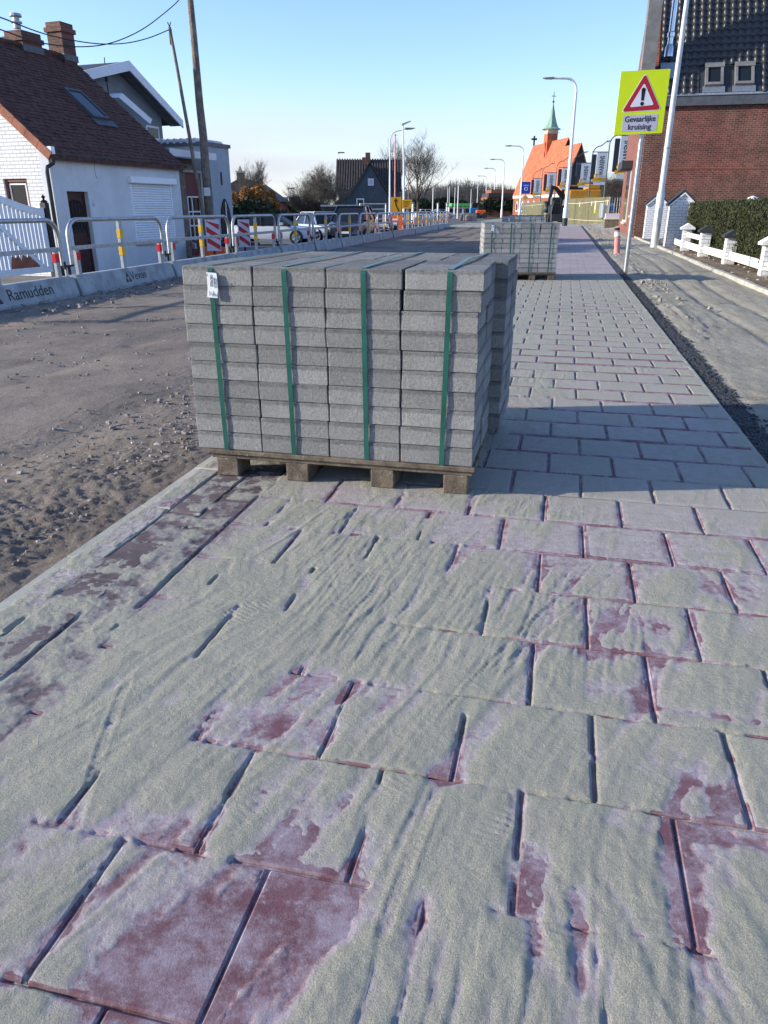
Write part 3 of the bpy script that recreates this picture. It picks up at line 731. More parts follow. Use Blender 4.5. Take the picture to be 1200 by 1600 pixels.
# ================================================================== PALLETS OF TILES
TW, TH_, TDP = .3125, .080, .296
def ctile_mesh(seed):
    # a tile with slightly ragged arrises
    rr = random.Random(seed); mb = MB().cbox(-TW/2, TW/2, -TDP/2, TDP/2, 0, TH_ - .001, .0035)
    mb.v = [(x + rr.uniform(-.0016,.0016), y + rr.uniform(-.0016,.0016), z + rr.uniform(-.0008,.0008)) for (x, y, z) in mb.v]
    me = mb.mesh('tile'); me.materials.append(M['ctile']); return me
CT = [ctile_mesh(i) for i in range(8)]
PAL_H = .128
def tile_pallet(label, s, t, deg, rows, layers=10, full=True, seed=0):
    # origin: front left ground corner; local x across, y deep
    x, y, _ = W(s, t); rr = random.Random(seed)
    root = thing('tile_pallet', label, 'tile pallet', (x, y, 0.004), deg, 'pallets of grey paving tiles on the new path')
    for i, bx in enumerate((.02, .36, .755, 1.08)):
        for by in (.0, .50, 1.03):
            MB().cbox(bx, bx + .105, by, by + .145, 0.0, .085, .004).build('pallet_block', M['wood'], root)
    for by in (.0, .50, 1.03): MB().cbox(.0, 1.205, by, by + .145, .0855, .106, .003).build('pallet_board', M['wood'], root)
    for i in range(7):
        MB().cbox(-.012, 1.215, -.012 + i * .176, .128 + i * .176, .1065, PAL_H - .001, .003).build('pallet_board', M['wood'], root)
    depth = len(rows)
    sh = [0.0] * layers
    for d, (ox, oy) in enumerate(rows):
        for L in range(layers):
            lx = ox + rr.uniform(-.003, .003)
            for c in range(4):
                cx = -.062 + TW / 2 + c * .3175 + lx + rr.uniform(-.002, .002)
                if d == 0 and c == 3 and L >= layers - 2: cx += .010
                cy = oy + TDP / 2 + rr.uniform(-.0014, .0014) 
                o = link('tile', CT[rr.randrange(8)], root, (cx, cy, PAL_H + L * TH_ + .0005), rr.choice((0, math.pi)) + rr.uniform(-.0025, .0025))
    top = PAL_H + layers * TH_
    y0 = min(q[1] for q in rows) - .0065; y1 = max(q[1] for q in rows) + TDP + .008
    for i, sx in enumerate((.075, .40, .735, 1.065)):
        wdt = .0105; jz = .02 * (i - 1.5) * .3
        xb, xt = sx + .004, sx - .004 + (.02 if i == 3 else 0)
        mb = MB()
        prof = [(y0, .110), (y0 - .001, top * .5), (y0, top - .02), (y0 + .012, top + .003), (y0 + .3, top + .006), ((y0+y1)/2, top + .012), (y1 - .3, top + .006), (y1 - .01, top + .003), (y1, top - .02), (y1, .110)]
        vs = []; 
        for (yy, zz) in prof:
            xx = xb + (xt - xb) * (zz - .11) / (top - .11)
            if yy > (y0 + y1) / 2: xx += .02
            vs += [(xx - wdt, yy, zz), (xx + wdt, yy, zz)]
        inner = []
        cy, cz = (y0 + y1) / 2, top / 2
        n = len(prof)
        for j, (yy, zz) in enumerate(prof):
            d = Vector((cy - yy, (cz - zz))); 
            dy = .0012 if yy < y0 + .05 else (-.0012 if yy > y1 - .05 else 0); dz = -.0012 if zz > top - .03 else 0
            a, b = vs[2*j], vs[2*j+1]
            inner += [(a[0], a[1] + dy, a[2] + dz), (b[0], b[1] + dy, b[2] + dz)]
        fs = []
        for j in range(n - 1):
            fs += [(2*j, 2*j+1, 2*j+3, 2*j+2), (2*n+2*j+2, 2*n+2*j+3, 2*n+2*j+1, 2*n+2*j), (2*j, 2*j+2, 2*n+2*j+2, 2*n+2*j), (2*j+1, 2*n+2*j+1, 2*n+2*j+3, 2*j+3)]
        mb.add(vs + inner, fs); mb.build('strap', M['strap'], root)
    # paper label hanging on the first strap
    lb = MB(); lx0, lx1, lz1, lz0 = .055, .101, top - .025, top - .125
    ys = [y0 - .004, y0 - .007, y0 - .009, y0 - .012]
    vs = []
    for i in range(4):
        z = lz1 + (lz0 - lz1) * i / 3; dxx = .004 * math.sin(i * 1.1)
        vs += [(lx0 + dxx, ys[i], z), (lx1 + dxx, ys[i] + .001, z - .003)]
    vs2 = [(a, b + .0006, c) for (a, b, c) in vs]
    fs = []
    for i in range(3): fs += [(2*i, 2*i+1, 2*i+3, 2*i+2), (8+2*i+2, 8+2*i+3, 8+2*i+1, 8+2*i)]
    lab = lb.add(vs + vs2, fs).build('paper_label', M['paper'], root)
    if full:
        lettering('97955', .0155, M['ink'], lab, face_matrix((.079, y0 - .0115, (lz0 + lz1)/2 + .012), (0,-.06,-1), (1,0,0)), bold=.0004)
        lettering('CE', .010, M['ink'], lab, face_matrix((.062, y0 - .010, lz1 - .010), (0,-.06,-1), (1,0,0)))
        for k in range(3):
            MB().box(.091 + k * .0022, .092 + k * .0022, y0 - .0135, y0 - .0128, lz0 + .055, lz1 - .02).build('print_line', M['ink'], lab)
        for k in range(4):
            MB().box(.067 + k * .006, .071 + k * .006, y0 - .0148, y0 - .0141, lz0 + .006 + .004 * (k % 2), lz0 + .026 - .005 * (k % 3)).build('print_block', M['galv_dull'], lab)
    return root
rows1 = [(0.0, 0.0), (.004, .300), (.062, .604), (.066, .905)]
tile_pallet('big strapped stack of grey concrete tiles in the foreground', 2.985, -1.505, ROAD + .0, rows1, seed=1)
tile_pallet('second stack of grey tiles further up the path, with white label', 13.55, -1.30, ROAD - 10.0, [(0,0),(.0,.3),(.02,.603),(.02,.905)], seed=2)
x3, y3, _ = at(791, 345, 24.5); s3, t3 = ST(x3, y3)
tile_pallet('third stack of grey tiles, just behind the second one', s3, t3, ROAD - 9, [(0,0),(.0,.3),(.02,.603),(.02,.905)], seed=3)
x3, y3, _ = at(802, 345, 31.5); s3, t3 = ST(x3, y3)
tile_pallet('farthest stack of grey tiles on the path', s3, t3, ROAD - 9, [(0,0),(.0,.3),(.02,.603),(.02,.905)], seed=4)

# ================================================================== BARRIERS
BDEG = 11.5; BL = 3.5; BZ = -.20
_bo = gp(120, 462, BZ)
def barrier_parts(root, words, near):
    # local: y along, x to the road; length BL
    prof = [(-.30,-.02),(.16,-.02),(.16,.06),(.075,.30),(.055,.335),(-.055,.335),(-.075,.30),(-.30,.06)]
    prof = [(-.16,-.05),(.16,-.05),(.155,.05),(.085,.31),(.060,.335),(-.060,.335),(-.085,.31),(-.155,.05)]
    b = MB(); b.prism(prof, 'y', .07, BL - .09); base = b.build('concrete_base', M['concrete'], root)
    e = MB()
    e.prism([(p * .86, .0 + q * .93) for p, q in prof], 'y', BL - .09, BL + .02); e.tube([(0, BL + .0, .10), (0, BL + .0, .30)], .07, 12)
    e.build('coupling', M['concrete'], base)
    a = .28; ra = []
    y0, y1, zt = .14, BL - .12, 1.19
    pts = [(0, y0, .50)]
    for k in range(7):
        an = math.pi - k * math.pi / 12
        pts.append((0, y0 + a + a * math.cos(an), zt - a + a * math.sin(an)))
    for k in range(7):
        an = math.pi / 2 - k * math.pi / 12
        pts.append((0, y1 - a + a * math.cos(an), zt - a + a * math.sin(an)))
    pts.append((0, y1, .50))
    MB().tube(pts, .036, 12).build('top_rail', M['galv'], root, smooth=True)
    MB().cbox(-.02, .02, y0 - .02, y1 + .02, .72, .785, .006).build('mid_rail', M['galv_dull'], root)
    for yy, tp in ((y0 + .16, .72), ((y0 + y1) / 2, 1.165), (y1 - .16, .72)):
        MB().cbox(-.03, .03, yy - .045, yy + .045, .33, tp - .001 if tp < 1 else tp, .006).build('post', M['galv_dull'], root)
    for yy in (y0 + .17, y1 - .17):
        MB().cbox(-.036, .036, yy - .052, yy + .052, .56, .69, .004).build('red_reflector', M['red'], root)
    for zz in (.86, .56):
        MB().cbox(-.036, .036, (y0+y1)/2 - .052, (y0+y1)/2 + .052, zz, zz + .15, .004).build('yellow_reflector', M['yellow'], root)
    MB().box(-.015, .03, y1 - .01, BL + y0 + .01, .47, .50).tube([(.03, y1, .44), (.03, y1, .56)], .022, 8).tube([(.03, BL - .02, .35), (.03, BL - .02, .47)], .03, 8).build('latch', M['black'], root)
    if words:
        nrm = Vector((.26, 0, .07)).normalized(); v = Vector((-.07, 0, .26)).normalized()
        y_c, size, mark = words[1], words[2], words[3]
        o_ = Vector((.118, y_c, .185)) + nrm * .004
        lettering(words[0], size, M['ink'], base, face_matrix(o_, (0, 1, 0), v), sx=1.08, bold=.0)
        if mark is not None:
            for (dy, dz, w) in ((0, .0, .095), (-.055, -.095, .095), (.055, -.095, .095)):
                def P(yy, zz):
                    q = Vector((.118, mark + yy, .19)) + v * zz + nrm * .004; return tuple(q)
                tri = [P(dy - w/2, dz), P(dy + w/2, dz), P(dy, dz + .09)]
                MB().add(tri + [tuple(Vector(p) - nrm * .003) for p in tri], [(0,1,2),(5,4,3),(0,3,4,1),(1,4,5,2),(2,5,3,0)]).build('logo_mark', M['ink'], base)
proto = None
BLAB = ['galvanised road barrier on concrete base with big dark lettering, nearest the camera',
        'road barrier with small triangle logo and word on its base, before the brown door',
        'third road barrier from the left, in front of the garage and nearest chevron board']
DET = ['beside the white car tail', 'beside the white car nose', 'in front of the light car gap', 'before the left half of the navy car',
       'before the right half of the navy car', 'before the trailer', 'before the yellow arrow sign']
for i in range(-1, 15):
    sx = -.13 + i * BL
    x = _bo[0] + sx * math.sin(rad(BDEG)); y = _bo[1] + sx * math.cos(rad(BDEG))
    if i < 2:
        lab = BLAB[i + 1]
    elif 2 <= i - 0 < 9: lab = 'road barrier ' + DET[i - 2]
    else: lab = 'far road barrier, number %s counted from the far end of the row' % ['one','two','three','four','five','six'][14 - i]
    if i == 1: lab = BLAB[2]
    wd = {-1: ('Ramudden', 2.30, .235, 1.52), 0: ('Vevon', 2.04, .215, 1.64)}.get(i)
    if i <= 0 or proto is None:
        rt = thing('road_barrier', lab, 'barrier', (x, y, BZ), BDEG, 'row of galvanised road barriers')
        barrier_parts(rt, wd, True)
        if not wd: proto = rt
    else: dup(proto, (x, y, BZ + random.uniform(-.015, .015)), lab, (0, 0, -rad(BDEG + random.uniform(-.7, .7))))

# ================================================================== LEFT HOUSES
HO = (-8.28, 20.09, -.45); HD = 20.0
cot = thing('white_cottage', 'low white rendered cottage with dark red tiled roof and roller shutter', 'house', HO, HD)
ZE = 2.98; ZR = ZE + 2.9; WB = 3.5; LEN = 5.5      # local heights from -.45
# front wall with door and window openings, as pieces butted round the openings
fw = MB()
T_ = .28
def wall_x(mb, y0, y1, z0, z1): mb.box(-T_, 0, y0, y1, z0, z1)
dy0, dy1, dz1 = .47, 1.25, 2.03
wy0, wy1, wz0, wz1 = 3.03, 5.0, .68, 2.42
wall_x(fw, 0.0, dy0, -.2, ZE); wall_x(fw, dy0, dy1, dz1, ZE); wall_x(fw, dy1, wy0, -.2, ZE); wall_x(fw, wy0, wy1, -.2, wz0); wall_x(fw, wy0, wy1, wz1, ZE); wall_x(fw, wy1, LEN, -.2, ZE)
fw.build('front_wall', M['white_r'], cot)
# gable walls
gw_ = MB(); gx0, gx1, gz0, gz1 = -1.55, -.78, 1.40, 2.32
gw_.prism([(-2*WB, -.2), (gx0, -.2), (gx0, ZE + .25), (-2*WB, ZE + .1)], 'y', 0.0, .28)
gw_.prism([(gx0, -.2), (gx1, -.2), (gx1, gz0), (gx0, gz0)], 'y', 0.0, .28)
gw_.prism([(gx0, gz1), (gx1, gz1), (gx1, ZE + .25), (gx0, ZE + .25)], 'y', 0.0, .28)
gw_.prism([(gx1, -.2), (-T_, -.2), (-T_, ZE + .2), (gx1, ZE + .25)], 'y', 0.0, .28)
gw_.prism([(-2*WB, ZE + .1), (gx0, ZE + .25), (gx1, ZE + .25), (-T_, ZE + .2), (-WB, ZR - .05)], 'y', 0.001, .279)
gw_.build('gable_wall', M['wbrick'], cot)
MB().prism([(-2*WB, -.2), (0 - T_, -.2), (0 - T_, ZE + .2), (-WB, ZR - .05), (-2*WB, ZE + .1)], 'y', LEN - .28, LEN).build('gable_wall', M['white_r'], cot)
MB().box(-2*WB, -2*WB + .28, .28, LEN - .28, -.2, ZE).build('back_wall', M['white_r'], cot)
win = MB().box(gx0, gx1, .05, .12, gz0, gz0+.07).box(gx0, gx1, .05, .12, gz1-.07, gz1).box(gx0, gx0+.07, .05, .12, gz0+.07, gz1-.07).box(gx1-.07, gx1, .05, .12, gz0+.07, gz1-.07).build('gable_window', M['frame_brown'], cot)
MB().box(gx0+.07, gx1-.07, .085, .10, gz0+.07, gz1-.07).build('pane', M['glass'], win)
wi2 = MB(); a0, a1, b0, b1 = gx0+.11, gx1-.11, gz0+.07, gz1-.11
wi2.box(a0, a0+.035, .065, .084, b0, b1).box(a1-.035, a1, .065, .084, b0, b1).box(a0+.035, a1-.035, .065, .084, b1-.035, b1).build('inner_frame', M['frame_w'], win)
# door
dr = MB().box(-.20, -.14, dy0, dy1, -.02, dz1).build('door', M['door'], cot)
MB().box(-.139, -.12, dy0, dy0 + .07, -.02, dz1).box(-.139, -.12, dy1 - .07, dy1, -.02, dz1).box(-.139, -.12, dy0 + .07, dy1 - .07, dz1 - .08, dz1).box(-.139, -.12, dy0+.07, dy1-.07, .78, .88).build('door_frame', M['door'], dr)
arch = [(dy0+.11, 1.0), (dy1-.11, 1.0), (dy1-.11, 1.68)] + [(.86 + .27*math.cos(a), 1.68 + .16*math.sin(a)) for a in (.4, .9, 1.57, 2.2, 2.7)] + [(dy0+.11, 1.68)]
MB().prism(arch, 'x', -.1395, -.133).build('pane', M['glass'], dr)
for yy in (.74, .86, .98): MB().box(-.132, -.126, yy - .012, yy + .012, 1.0, 1.75).build('glazing_bar', M['door'], dr)
MB().box(-.132, -.126, dy0+.11, dy1-.11, 1.32, 1.35).build('glazing_bar', M['door'], dr)
for q in (.16, .47): MB().cbox(-.139, -.128, dy0+.13, dy1-.13, q, q + .24, .006).build('door_panel', M['door'], dr)
MB().tube([(-.10, dy0+.10, .98), (-.10, dy0+.10, 1.12)], .012, 6).build('handle', M['galv'], dr)
MB().box(-.28, .12, dy0 - .05, dy1 + .05, -.14, -.021).build('door_step', M['kerbstone'], cot)
# roller shutter
rs = thing  # (name kept free)
MB().cbox(-.02, .13, wy0 - .07, wy1 + .16, wz1 - .13, wz1 + .05, .015).build('shutter_box', M['plastic_w'], cot)
sl = MB(); z = wz0 + .01; H_ = .066
while z < wz1 - .14:
    sl.prism([(-.045, z), (-.022, z + .008), (-.012, z + H_/2), (-.022, z + H_ - .012), (-.045, z + H_ - .003)], 'y', wy0 + .05, wy1 - .05); z += H_
o = sl.build('shutter_curtain', M['plastic_w'], cot)
for q in (wy0, wy1 - .05): MB().box(-.05, .012, q, q + .05, wz0, wz1 - .13).build('shutter_guide', M['plastic_w'], cot)
MB().box(-.2, -.06, wy0, wy1, wz0, wz1).build('window_reveal', M['dark'], cot)
MB().box(-.05, .06, wy0 - .04, wy1 + .04, wz0 - .06, wz0 - .001).build('window_sill', M['kerbstone'], cot)
lettering('26', .12, M['galv_dull'], cot, face_matrix((.003, 1.40, 1.72), (0,1,0), (0,0,1)))
MB().tube([(.004, 1.62, 2.93), (.004, 1.66, 2.7), (.004, 1.63, 2.5), (.004, 1.68, 2.36)], .006, 4).build('crack', M['zinc'], cot)
# roof: two slopes with individual plain tiles joined (too small to pick apart)
th = math.atan2(ZR - ZE, WB); sl_len = WB / math.cos(th)
ov = .22
rf = MB()
for sgn in (0, 1):
    a = [(.18, ZE - .14), (-WB, ZR), (-WB, ZR - .12), (.18, ZE - .26)] if sgn == 0 else [(-2*WB - .18, ZE - .14), (-WB, ZR), (-WB, ZR - .12), (-2*WB - .18, ZE - .26)]
    rf.prism(a, 'y', -.06, LEN + .06)
roof = rf.build('roof', M['roof_red'], cot)
tl_ = MB(); rr = random.Random(4)
nrow = int((sl_len + .22) / .14)
for i in range(nrow):
    for j in range(int((LEN + .12) / .19)):
        d = i * .14 + rr.uniform(-.008, .008); y_ = -.06 + j * .19 + (.09 if i % 2 else 0)
        if y_ + .18 > LEN + .08: continue
        lift = rr.uniform(.018, .034); t2 = rr.uniform(.004, .012)
        def Q(dd, h): return (.18 - dd * math.cos(th) + h * math.sin(th), ZE - .14 + dd * math.sin(th) + h * math.cos(th))
        p = [Q(d, .002), Q(d + .15, .002), Q(d + .15, t2 + .004), Q(d, lift)]
        tl_.add([(q[0], y_, q[1]) for q in p] + [(q[0], y_ + .183, q[1]) for q in p], [(0,1,2,3),(7,6,5,4),(0,4,5,1),(1,5,6,2),(2,6,7,3),(3,7,4,0)])
o = tl_.build('roof_tiles', M['roof_red'], roof); o['kind'] = 'stuff'
for j in range(14):
    y_ = -.1 + j * .41
    MB().tube([(-WB, y_, ZR + .02), (-WB, y_ + .43, ZR + .035)], .10, 8).build('ridge_tile', M['roof_red'], roof)
for j in range(11):
    d0 = j * .42; 
    if d0 > sl_len + .1: break
    def Q(dd, h): return (.18 - dd * math.cos(th) + h * math.sin(th), ZE - .14 + dd * math.sin(th) + h * math.cos(th))
    a, b = Q(d0, .06), Q(d0 + .41, .05); c, d = Q(d0 + .41, -.15), Q(d0, -.15)
    MB().prism([a, b, c, d], 'y', -.10, -.062).build('verge_tile', M['verge'], roof)
# skylight
def on_roof(dd, h, y): return (.18 - dd * math.cos(th) + h * math.sin(th), y, ZE - .14 + dd * math.sin(th) + h * math.cos(th))
d0, d1, ya, yb = 1.75, 2.95, 3.25, 3.95
sk = MB()
for (u0, u1, v0, v1) in ((d0, d0+.08, ya, yb), (d1-.08, d1, ya, yb), (d0+.08, d1-.08, ya, ya+.07), (d0+.08, d1-.08, yb-.07, yb)):
    sk.hexa([on_roof(u, h, v) for h in (.0, .11) for (u, v) in ((u0,v0),(u0,v1),(u1,v1),(u1,v0))])
skl = sk.build('skylight', M['zinc'], roof)
MB().hexa([on_roof(u, h, v) for h in (.03, .085) for (u, v) in ((d0+.081,ya+.071),(d0+.081,yb-.071),(d1-.081,yb-.071),(d1-.081,ya+.071))]).build('pane', M['skyglass'], skl)
MB().hexa([on_roof(u, h, v) for h in (.035, .05) for (u, v) in ((d0-.28,ya-.1),(d0-.28,yb+.1),(d0-.005,yb+.1),(d0-.005,ya-.1))]).build('flashing', M['zinc'], skl)
# gutter and downpipe
gt = MB()
for k in range(6):
    a0_ = math.pi + k * math.pi / 6; a1_ = math.pi + (k + 1) * math.pi / 6
    p = [(.12 + .075*math.cos(a0_), ZE - .10 + .075*math.sin(a0_)), (.12 + .075*math.cos(a1_), ZE - .10 + .075*math.sin(a1_)), (.12 + .065*math.cos(a1_), ZE - .10 + .065*math.sin(a1_)), (.12 + .065*math.cos(a0_), ZE - .10 + .065*math.sin(a0_))]
    gt.prism(p, 'y', -.02, LEN + .2)
gut = gt.build('rain_gutter', M['zinc'], cot)
for j in range(12): MB().tube([(.12 + .08*math.cos(a), .2 + j*.47, ZE - .10 + .08*math.sin(a)) for a in (3.2,3.7,4.2,4.7,5.2,5.7,6.2)], .009, 4).build('gutter_bracket', M['zinc'], gut)
MB().tube([(.12, .02, ZE-.17), (.12, .02, ZE-.33), (.06, -.14, ZE-.42), (.055, -.16, ZE-.55), (.05, -.16, -.1)], .048, 8).build('downpipe', M['black'], cot, smooth=True)
MB().cbox(.02, .21, -.08, .05, ZE-.13, ZE+.04, .01).build('gutter_end', M['plastic_w'], gut)
# chimneys
def chimney(x, y, z0, z1, w, d, name='chimney'):
    c = MB().box(x-w/2, x+w/2, y-d/2, y+d/2, z0, z1-.26).build(name, M['chim'], roof)
    MB().box(x-w/2-.04, x+w/2+.04, y-d/2-.04, y+d/2+.04, z1-.259, z1-.12).box(x-w/2-.0, x+w/2+.0, y-d/2, y+d/2, z1-.119, z1-.03).box(x-w/2+.03, x+w/2-.03, y-d/2+.03, y+d/2-.03, z1-.029, z1+.02).build('chimney_cap', M['chim'], c) if False else None
    MB().box(x-w/2-.05, x+w/2+.05, y-d/2-.05, y+d/2+.05, z1-.259, z1-.14).box(x-w/2, x+w/2, y-d/2, y+d/2, z1-.139, z1).build('chimney_head', M['chim'], roof)
    MB().box(x-w/2-.03, x+w/2+.03, y-d/2-.03, y+d/2+.03, z0+.25, z0+.42).build('lead_flashing', M['zinc'], roof)
    return c
chimney(-WB, 5.15, ZR-.35, ZR+.90, .54, .54)
chimney(-WB-.15, 3.75, ZR-.35, ZR+.42, .62, .75)
MB().lathe([(.10, ZR+.50), (.10, ZR+.62), (.15, ZR+.63), (.15, ZR+.67), (.09, ZR+.68), (.09, ZR+.78), (.17, ZR+.79), (.15, ZR+.86), (.02, ZR+.88)], -WB-.15, 3.6, 12).build('chimney_cowl', M['galv_dull'], roof)

# white wooden gate in the wall line
gate = thing('wooden_gate', 'white wooden yard gate with swooping top and bare red patch at its foot', 'gate', (HO[0] + math.sin(rad(HD)) * -2.55, HO[1] + math.cos(rad(HD)) * -2.55, -.42), HD)
GL = 2.1
def gtop(y): # swoop: high at the far left, low at the hinge on the right
    u = y / GL; return 1.98 - .42 * (3*u*u - 2*u*u*u)
MB().box(-.05, .03, .0, .13, .1, gtop(0) - .12).build('stile', M['white'], gate); MB().box(-.05, .03, GL - .13, GL, .1, gtop(GL) + .05).build('stile', M['white'], gate)
MB().box(-.05, .03, .131, GL - .131, .10, .24).build('bottom_rail', M['white'], gate)
tr = MB(); ny = 16
for i in range(ny):
    ya_, yb_ = i * GL / ny, (i + 1) * GL / ny
    tr.hexa([(-.05, ya_, gtop(ya_)-.13), (.032, ya_, gtop(ya_)-.13), (.032, yb_, gtop(yb_)-.13), (-.05, yb_, gtop(yb_)-.13), (-.05, ya_, gtop(ya_)+.03), (.032, ya_, gtop(ya_)+.03), (.032, yb_, gtop(yb_)+.03), (-.05, yb_, gtop(yb_)+.03)])
tr.build('top_rail', M['white'], gate)
for i in range(15):
    y_ = .14 + i * .1225
    MB().cbox(-.03, .0, y_, y_ + .102, .241, gtop(y_ + .05) - .135, .006).build('slat', M['white'], gate)
def dia(ya_, za, yb_, zb, w): return [(ya_, za), (ya_ + w, za), (yb_ + w, zb), (yb_, zb)]
MB().prism(dia(.16, 1.55, 1.72, .242, .16), 'x', .001, .034).build('diagonal_brace', M['white'], gate)
rp = [(.80, .245)] + [(.80 + k * .068, .30 + (.17 * abs(math.sin(k * 1.9)) + .10) * (1 if 0 < k < 13 else .2)) for k in range(14)] + [(1.70, .245)]
MB().prism(rp, 'x', .0005, .006).build('bare_patch', M['burg'] if False else M['verge'], gate)
MB().box(-.09, .07, GL + .02, GL + .16, -.1, 1.72).build('hinge_post', M['black'], gate)
MB().lathe([(.07, 1.72), (.09, 1.75), (.05, 1.78), (.02, 1.80), (.05, 1.86), (.0, 1.91)], -.01, GL + .09, 10).build('post_finial', M['black'], gate)

# grey gabled house behind
gh = thing('grey_gabled_house', 'grey painted brick house with white barge boards behind the cottage', 'house', HO, HD)
GX = -5.0
ga, gb, gap, gez, gaz = 4.6, 12.0, 9.5, 5.05, 6.38
MB().prism([(ga, -.2), (gb, -.2), (gb, gez), (gap, gaz - .1), (ga, gez)], 'x', GX - 9, GX).build('wall', M['grey_wall_x'], gh)
rf = MB()
for (e0, e1, sg) in ((ga - .55, gap, -1), (gb + .55, gap, 1)):
    sl_ = (gaz - gez) / abs((gb if sg > 0 else ga) - gap); ez = gez - .55 * sl_ + .12
    rf.prism([(e0, ez), (gap, gaz + .12), (gap, gaz - .02), (e0, ez - .14)], 'x', GX - 9, GX + .58)
rfo = rf.build('roof', M['anth'], gh)
for (e0, sg) in ((ga - .55, -1), (gb + .55, 1)):
    sl_ = (gaz - gez) / abs((gb if sg > 0 else ga) - gap); ez = gez - .55 * sl_ + .12
    MB().prism([(e0, ez + .03), (gap, gaz + .15), (gap, gaz - .17), (e0, ez - .25)], 'x', GX + .585, GX + .64).build('barge_board', M['white'], gh)
    MB().prism([(e0 - .001 * sg, ez - .15), (gap, gaz - .03), (gap, gaz - .05), (e0, ez - .17)], 'x', GX + .002, GX + .58).build('soffit', M['zincgrey'], gh)
ww = MB().box(GX + .001, GX + .05, 10.9, 11.7, 4.15, 4.62).build('window', M['frame_w'], gh)
MB().box(GX + .051, GX + .06, 10.97, 11.63, 4.2, 4.55).build('pane', M['glass'], ww)
MB().prism([(7.7, 5.12), (7.9, 5.28), (9.45, 4.62), (9.3, 4.46)], 'x', GX + .9, GX + 1.4).build('canopy_roof', M['white'], gh)
MB().tube([(GX + .3, 8.6, 4.9), (GX + .3, 8.55, 6.1), (GX + .3, 8.6, 6.5)], .02, 5).tube([(GX+.3, 8.56, 5.75), (GX+.3, 8.56, 5.9)], .05, 6).build('aerial', M['anth'], gh)

# low shed with dark red doors
sh = thing('garage', 'low grey garage with dark red door between cottage and tower', 'garage', HO, HD)
MB().box(-4, -1.02, 7.15, 8.55, -.2, 2.75).build('wall', M['tower'], sh)
MB().box(-4, -.9, 5.62, 7.149, -.2, 2.75).build('side_wall', M['utility'], sh)
gd = MB().box(-1.0, -.94, 7.2, 8.0, 2.0, 2.75).build('upper_panel', M['burg'], sh)
MB().box(-1.0, -.94, 7.2, 8.0, 0.1, .62).build('lower_panel', M['burg'], sh)
MB().box(-1.01, -.96, 7.2, 8.0, .62, 2.0).build('door_window', M['glass'], gd)
for yy in (7.2, 7.45, 7.95): MB().box(-.955, -.92, yy, yy + .05, .6, 2.0).build('glazing_bar', M['frame_w'], gd)
for zz in (.62, 1.05, 1.5, 1.97): MB().box(-.955, -.925, 7.25, 7.95, zz, zz + .045).build('glazing_bar', M['frame_w'], gd)
MB().box(-1.0, -.85, 8.02, 8.12, 0, 2.82).box(-1.0, -.85, 7.0, 8.02, 2.751, 2.83).build('door_surround', M['kerbstone'], sh)
MB().hexa([(-4, 5.6, 3.42), (-.35, 5.6, 3.22), (-.35, 8.25, 3.22), (-4, 8.25, 3.42), (-4, 5.6, 3.55), (-.35, 5.6, 3.33), (-.35, 8.25, 3.33), (-4, 8.25, 3.55)]).build('roof', M['zincgrey'], sh)
MB().box(-.345, -.30, 5.6, 8.25, 3.15, 3.36).build('fascia', M['frame_w'], sh)
MB().box(-4, -1.2, 5.62, 8.2, 2.751, 3.2).build('upper_wall', M['utility'], sh)
# tower
TY0, TY1, TZ = 8.6, 10.25, 3.66
tw = thing('flat_roofed_tower', 'blue grey rendered square tower house with pointed arch window', 'house', HO, HD)
TX = -1.0
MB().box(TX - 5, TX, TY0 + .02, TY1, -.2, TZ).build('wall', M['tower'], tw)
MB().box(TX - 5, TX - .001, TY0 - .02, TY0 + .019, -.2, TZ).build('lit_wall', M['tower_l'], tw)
MB().box(TX - 5.05, TX + .06, TY0 - .08, TY1 + .06, TZ + .001, TZ + .12).build('coping', M['zincgrey'], tw)
cg = MB()
for k in range(18): cg.tube([(TX - 4.9 + k * .27, TY0 - .10, TZ + .15), (TX - 4.9 + k * .27, TY1, TZ + .15)], .09, 6)
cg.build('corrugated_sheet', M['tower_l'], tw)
MB().box(TX + .001, TX + .02, 9.55, 9.64, 2.42, 2.85).build('slit_window', M['dark'], tw)
ar = [(9.35, -.1), (10.02, -.1), (10.02, 1.25)] + [(9.35 + .67 * math.cos(a), 1.25 + .85 * math.sin(a)) for a in (.35, .7, 1.0)] + [(9.685, 1.95)] + [(10.02 - .67 * math.cos(a), 1.25 + .85 * math.sin(a)) for a in (1.0, .7, .35)] + [(9.35, 1.25)]
aw = MB().prism(ar, 'x', TX + .001, TX + .04).build('arched_window', M['dark'], tw)
MB().box(TX + .041, TX + .06, 9.66, 9.71, -.1, 1.85).build('glazing_bar', M['frame_w'], aw)
MB().box(TX + .041, TX + .055, 9.72, 9.78, .3, 1.2).build('curtain', M['tower_l'], aw)

# leaning utility poles and wires
def pole_line(name, label, p0, p1, r0, r1, wob=.03, m='utility'):
    p0 = Vector(p0); p1 = Vector(p1); rr = random.Random(len(label)); pts = []; rs_ = []
    for i in range(10):
        k = i / 9; q = p0.lerp(p1, k); q.x += rr.uniform(-wob, wob) * .7; pts.append(tuple(q - p0)); rs_.append(r0 + (r1 - r0) * k)
    root = thing(name, label, 'pole', tuple(p0))
    MB().tube(pts, rs_, 10).build('shaft', M[m], root, smooth=True)
    return root
Yp = 26.2
b0 = at(334, 405, Yp); b1 = at(292, -60, Yp)
pa = pole_line('utility_pole', 'tall thick weathered wooden pole in front of the tower', (b0[0], Yp, -.4), (b1[0], Yp, b1[2]), .16, .085)
MB().box(-.10, .10, -.19, -.155, 1.95, 2.2).build('number_plate', M['paper'], pa)
b0 = at(330, 400, 25.6); b1 = at(265, 42, 25.6)
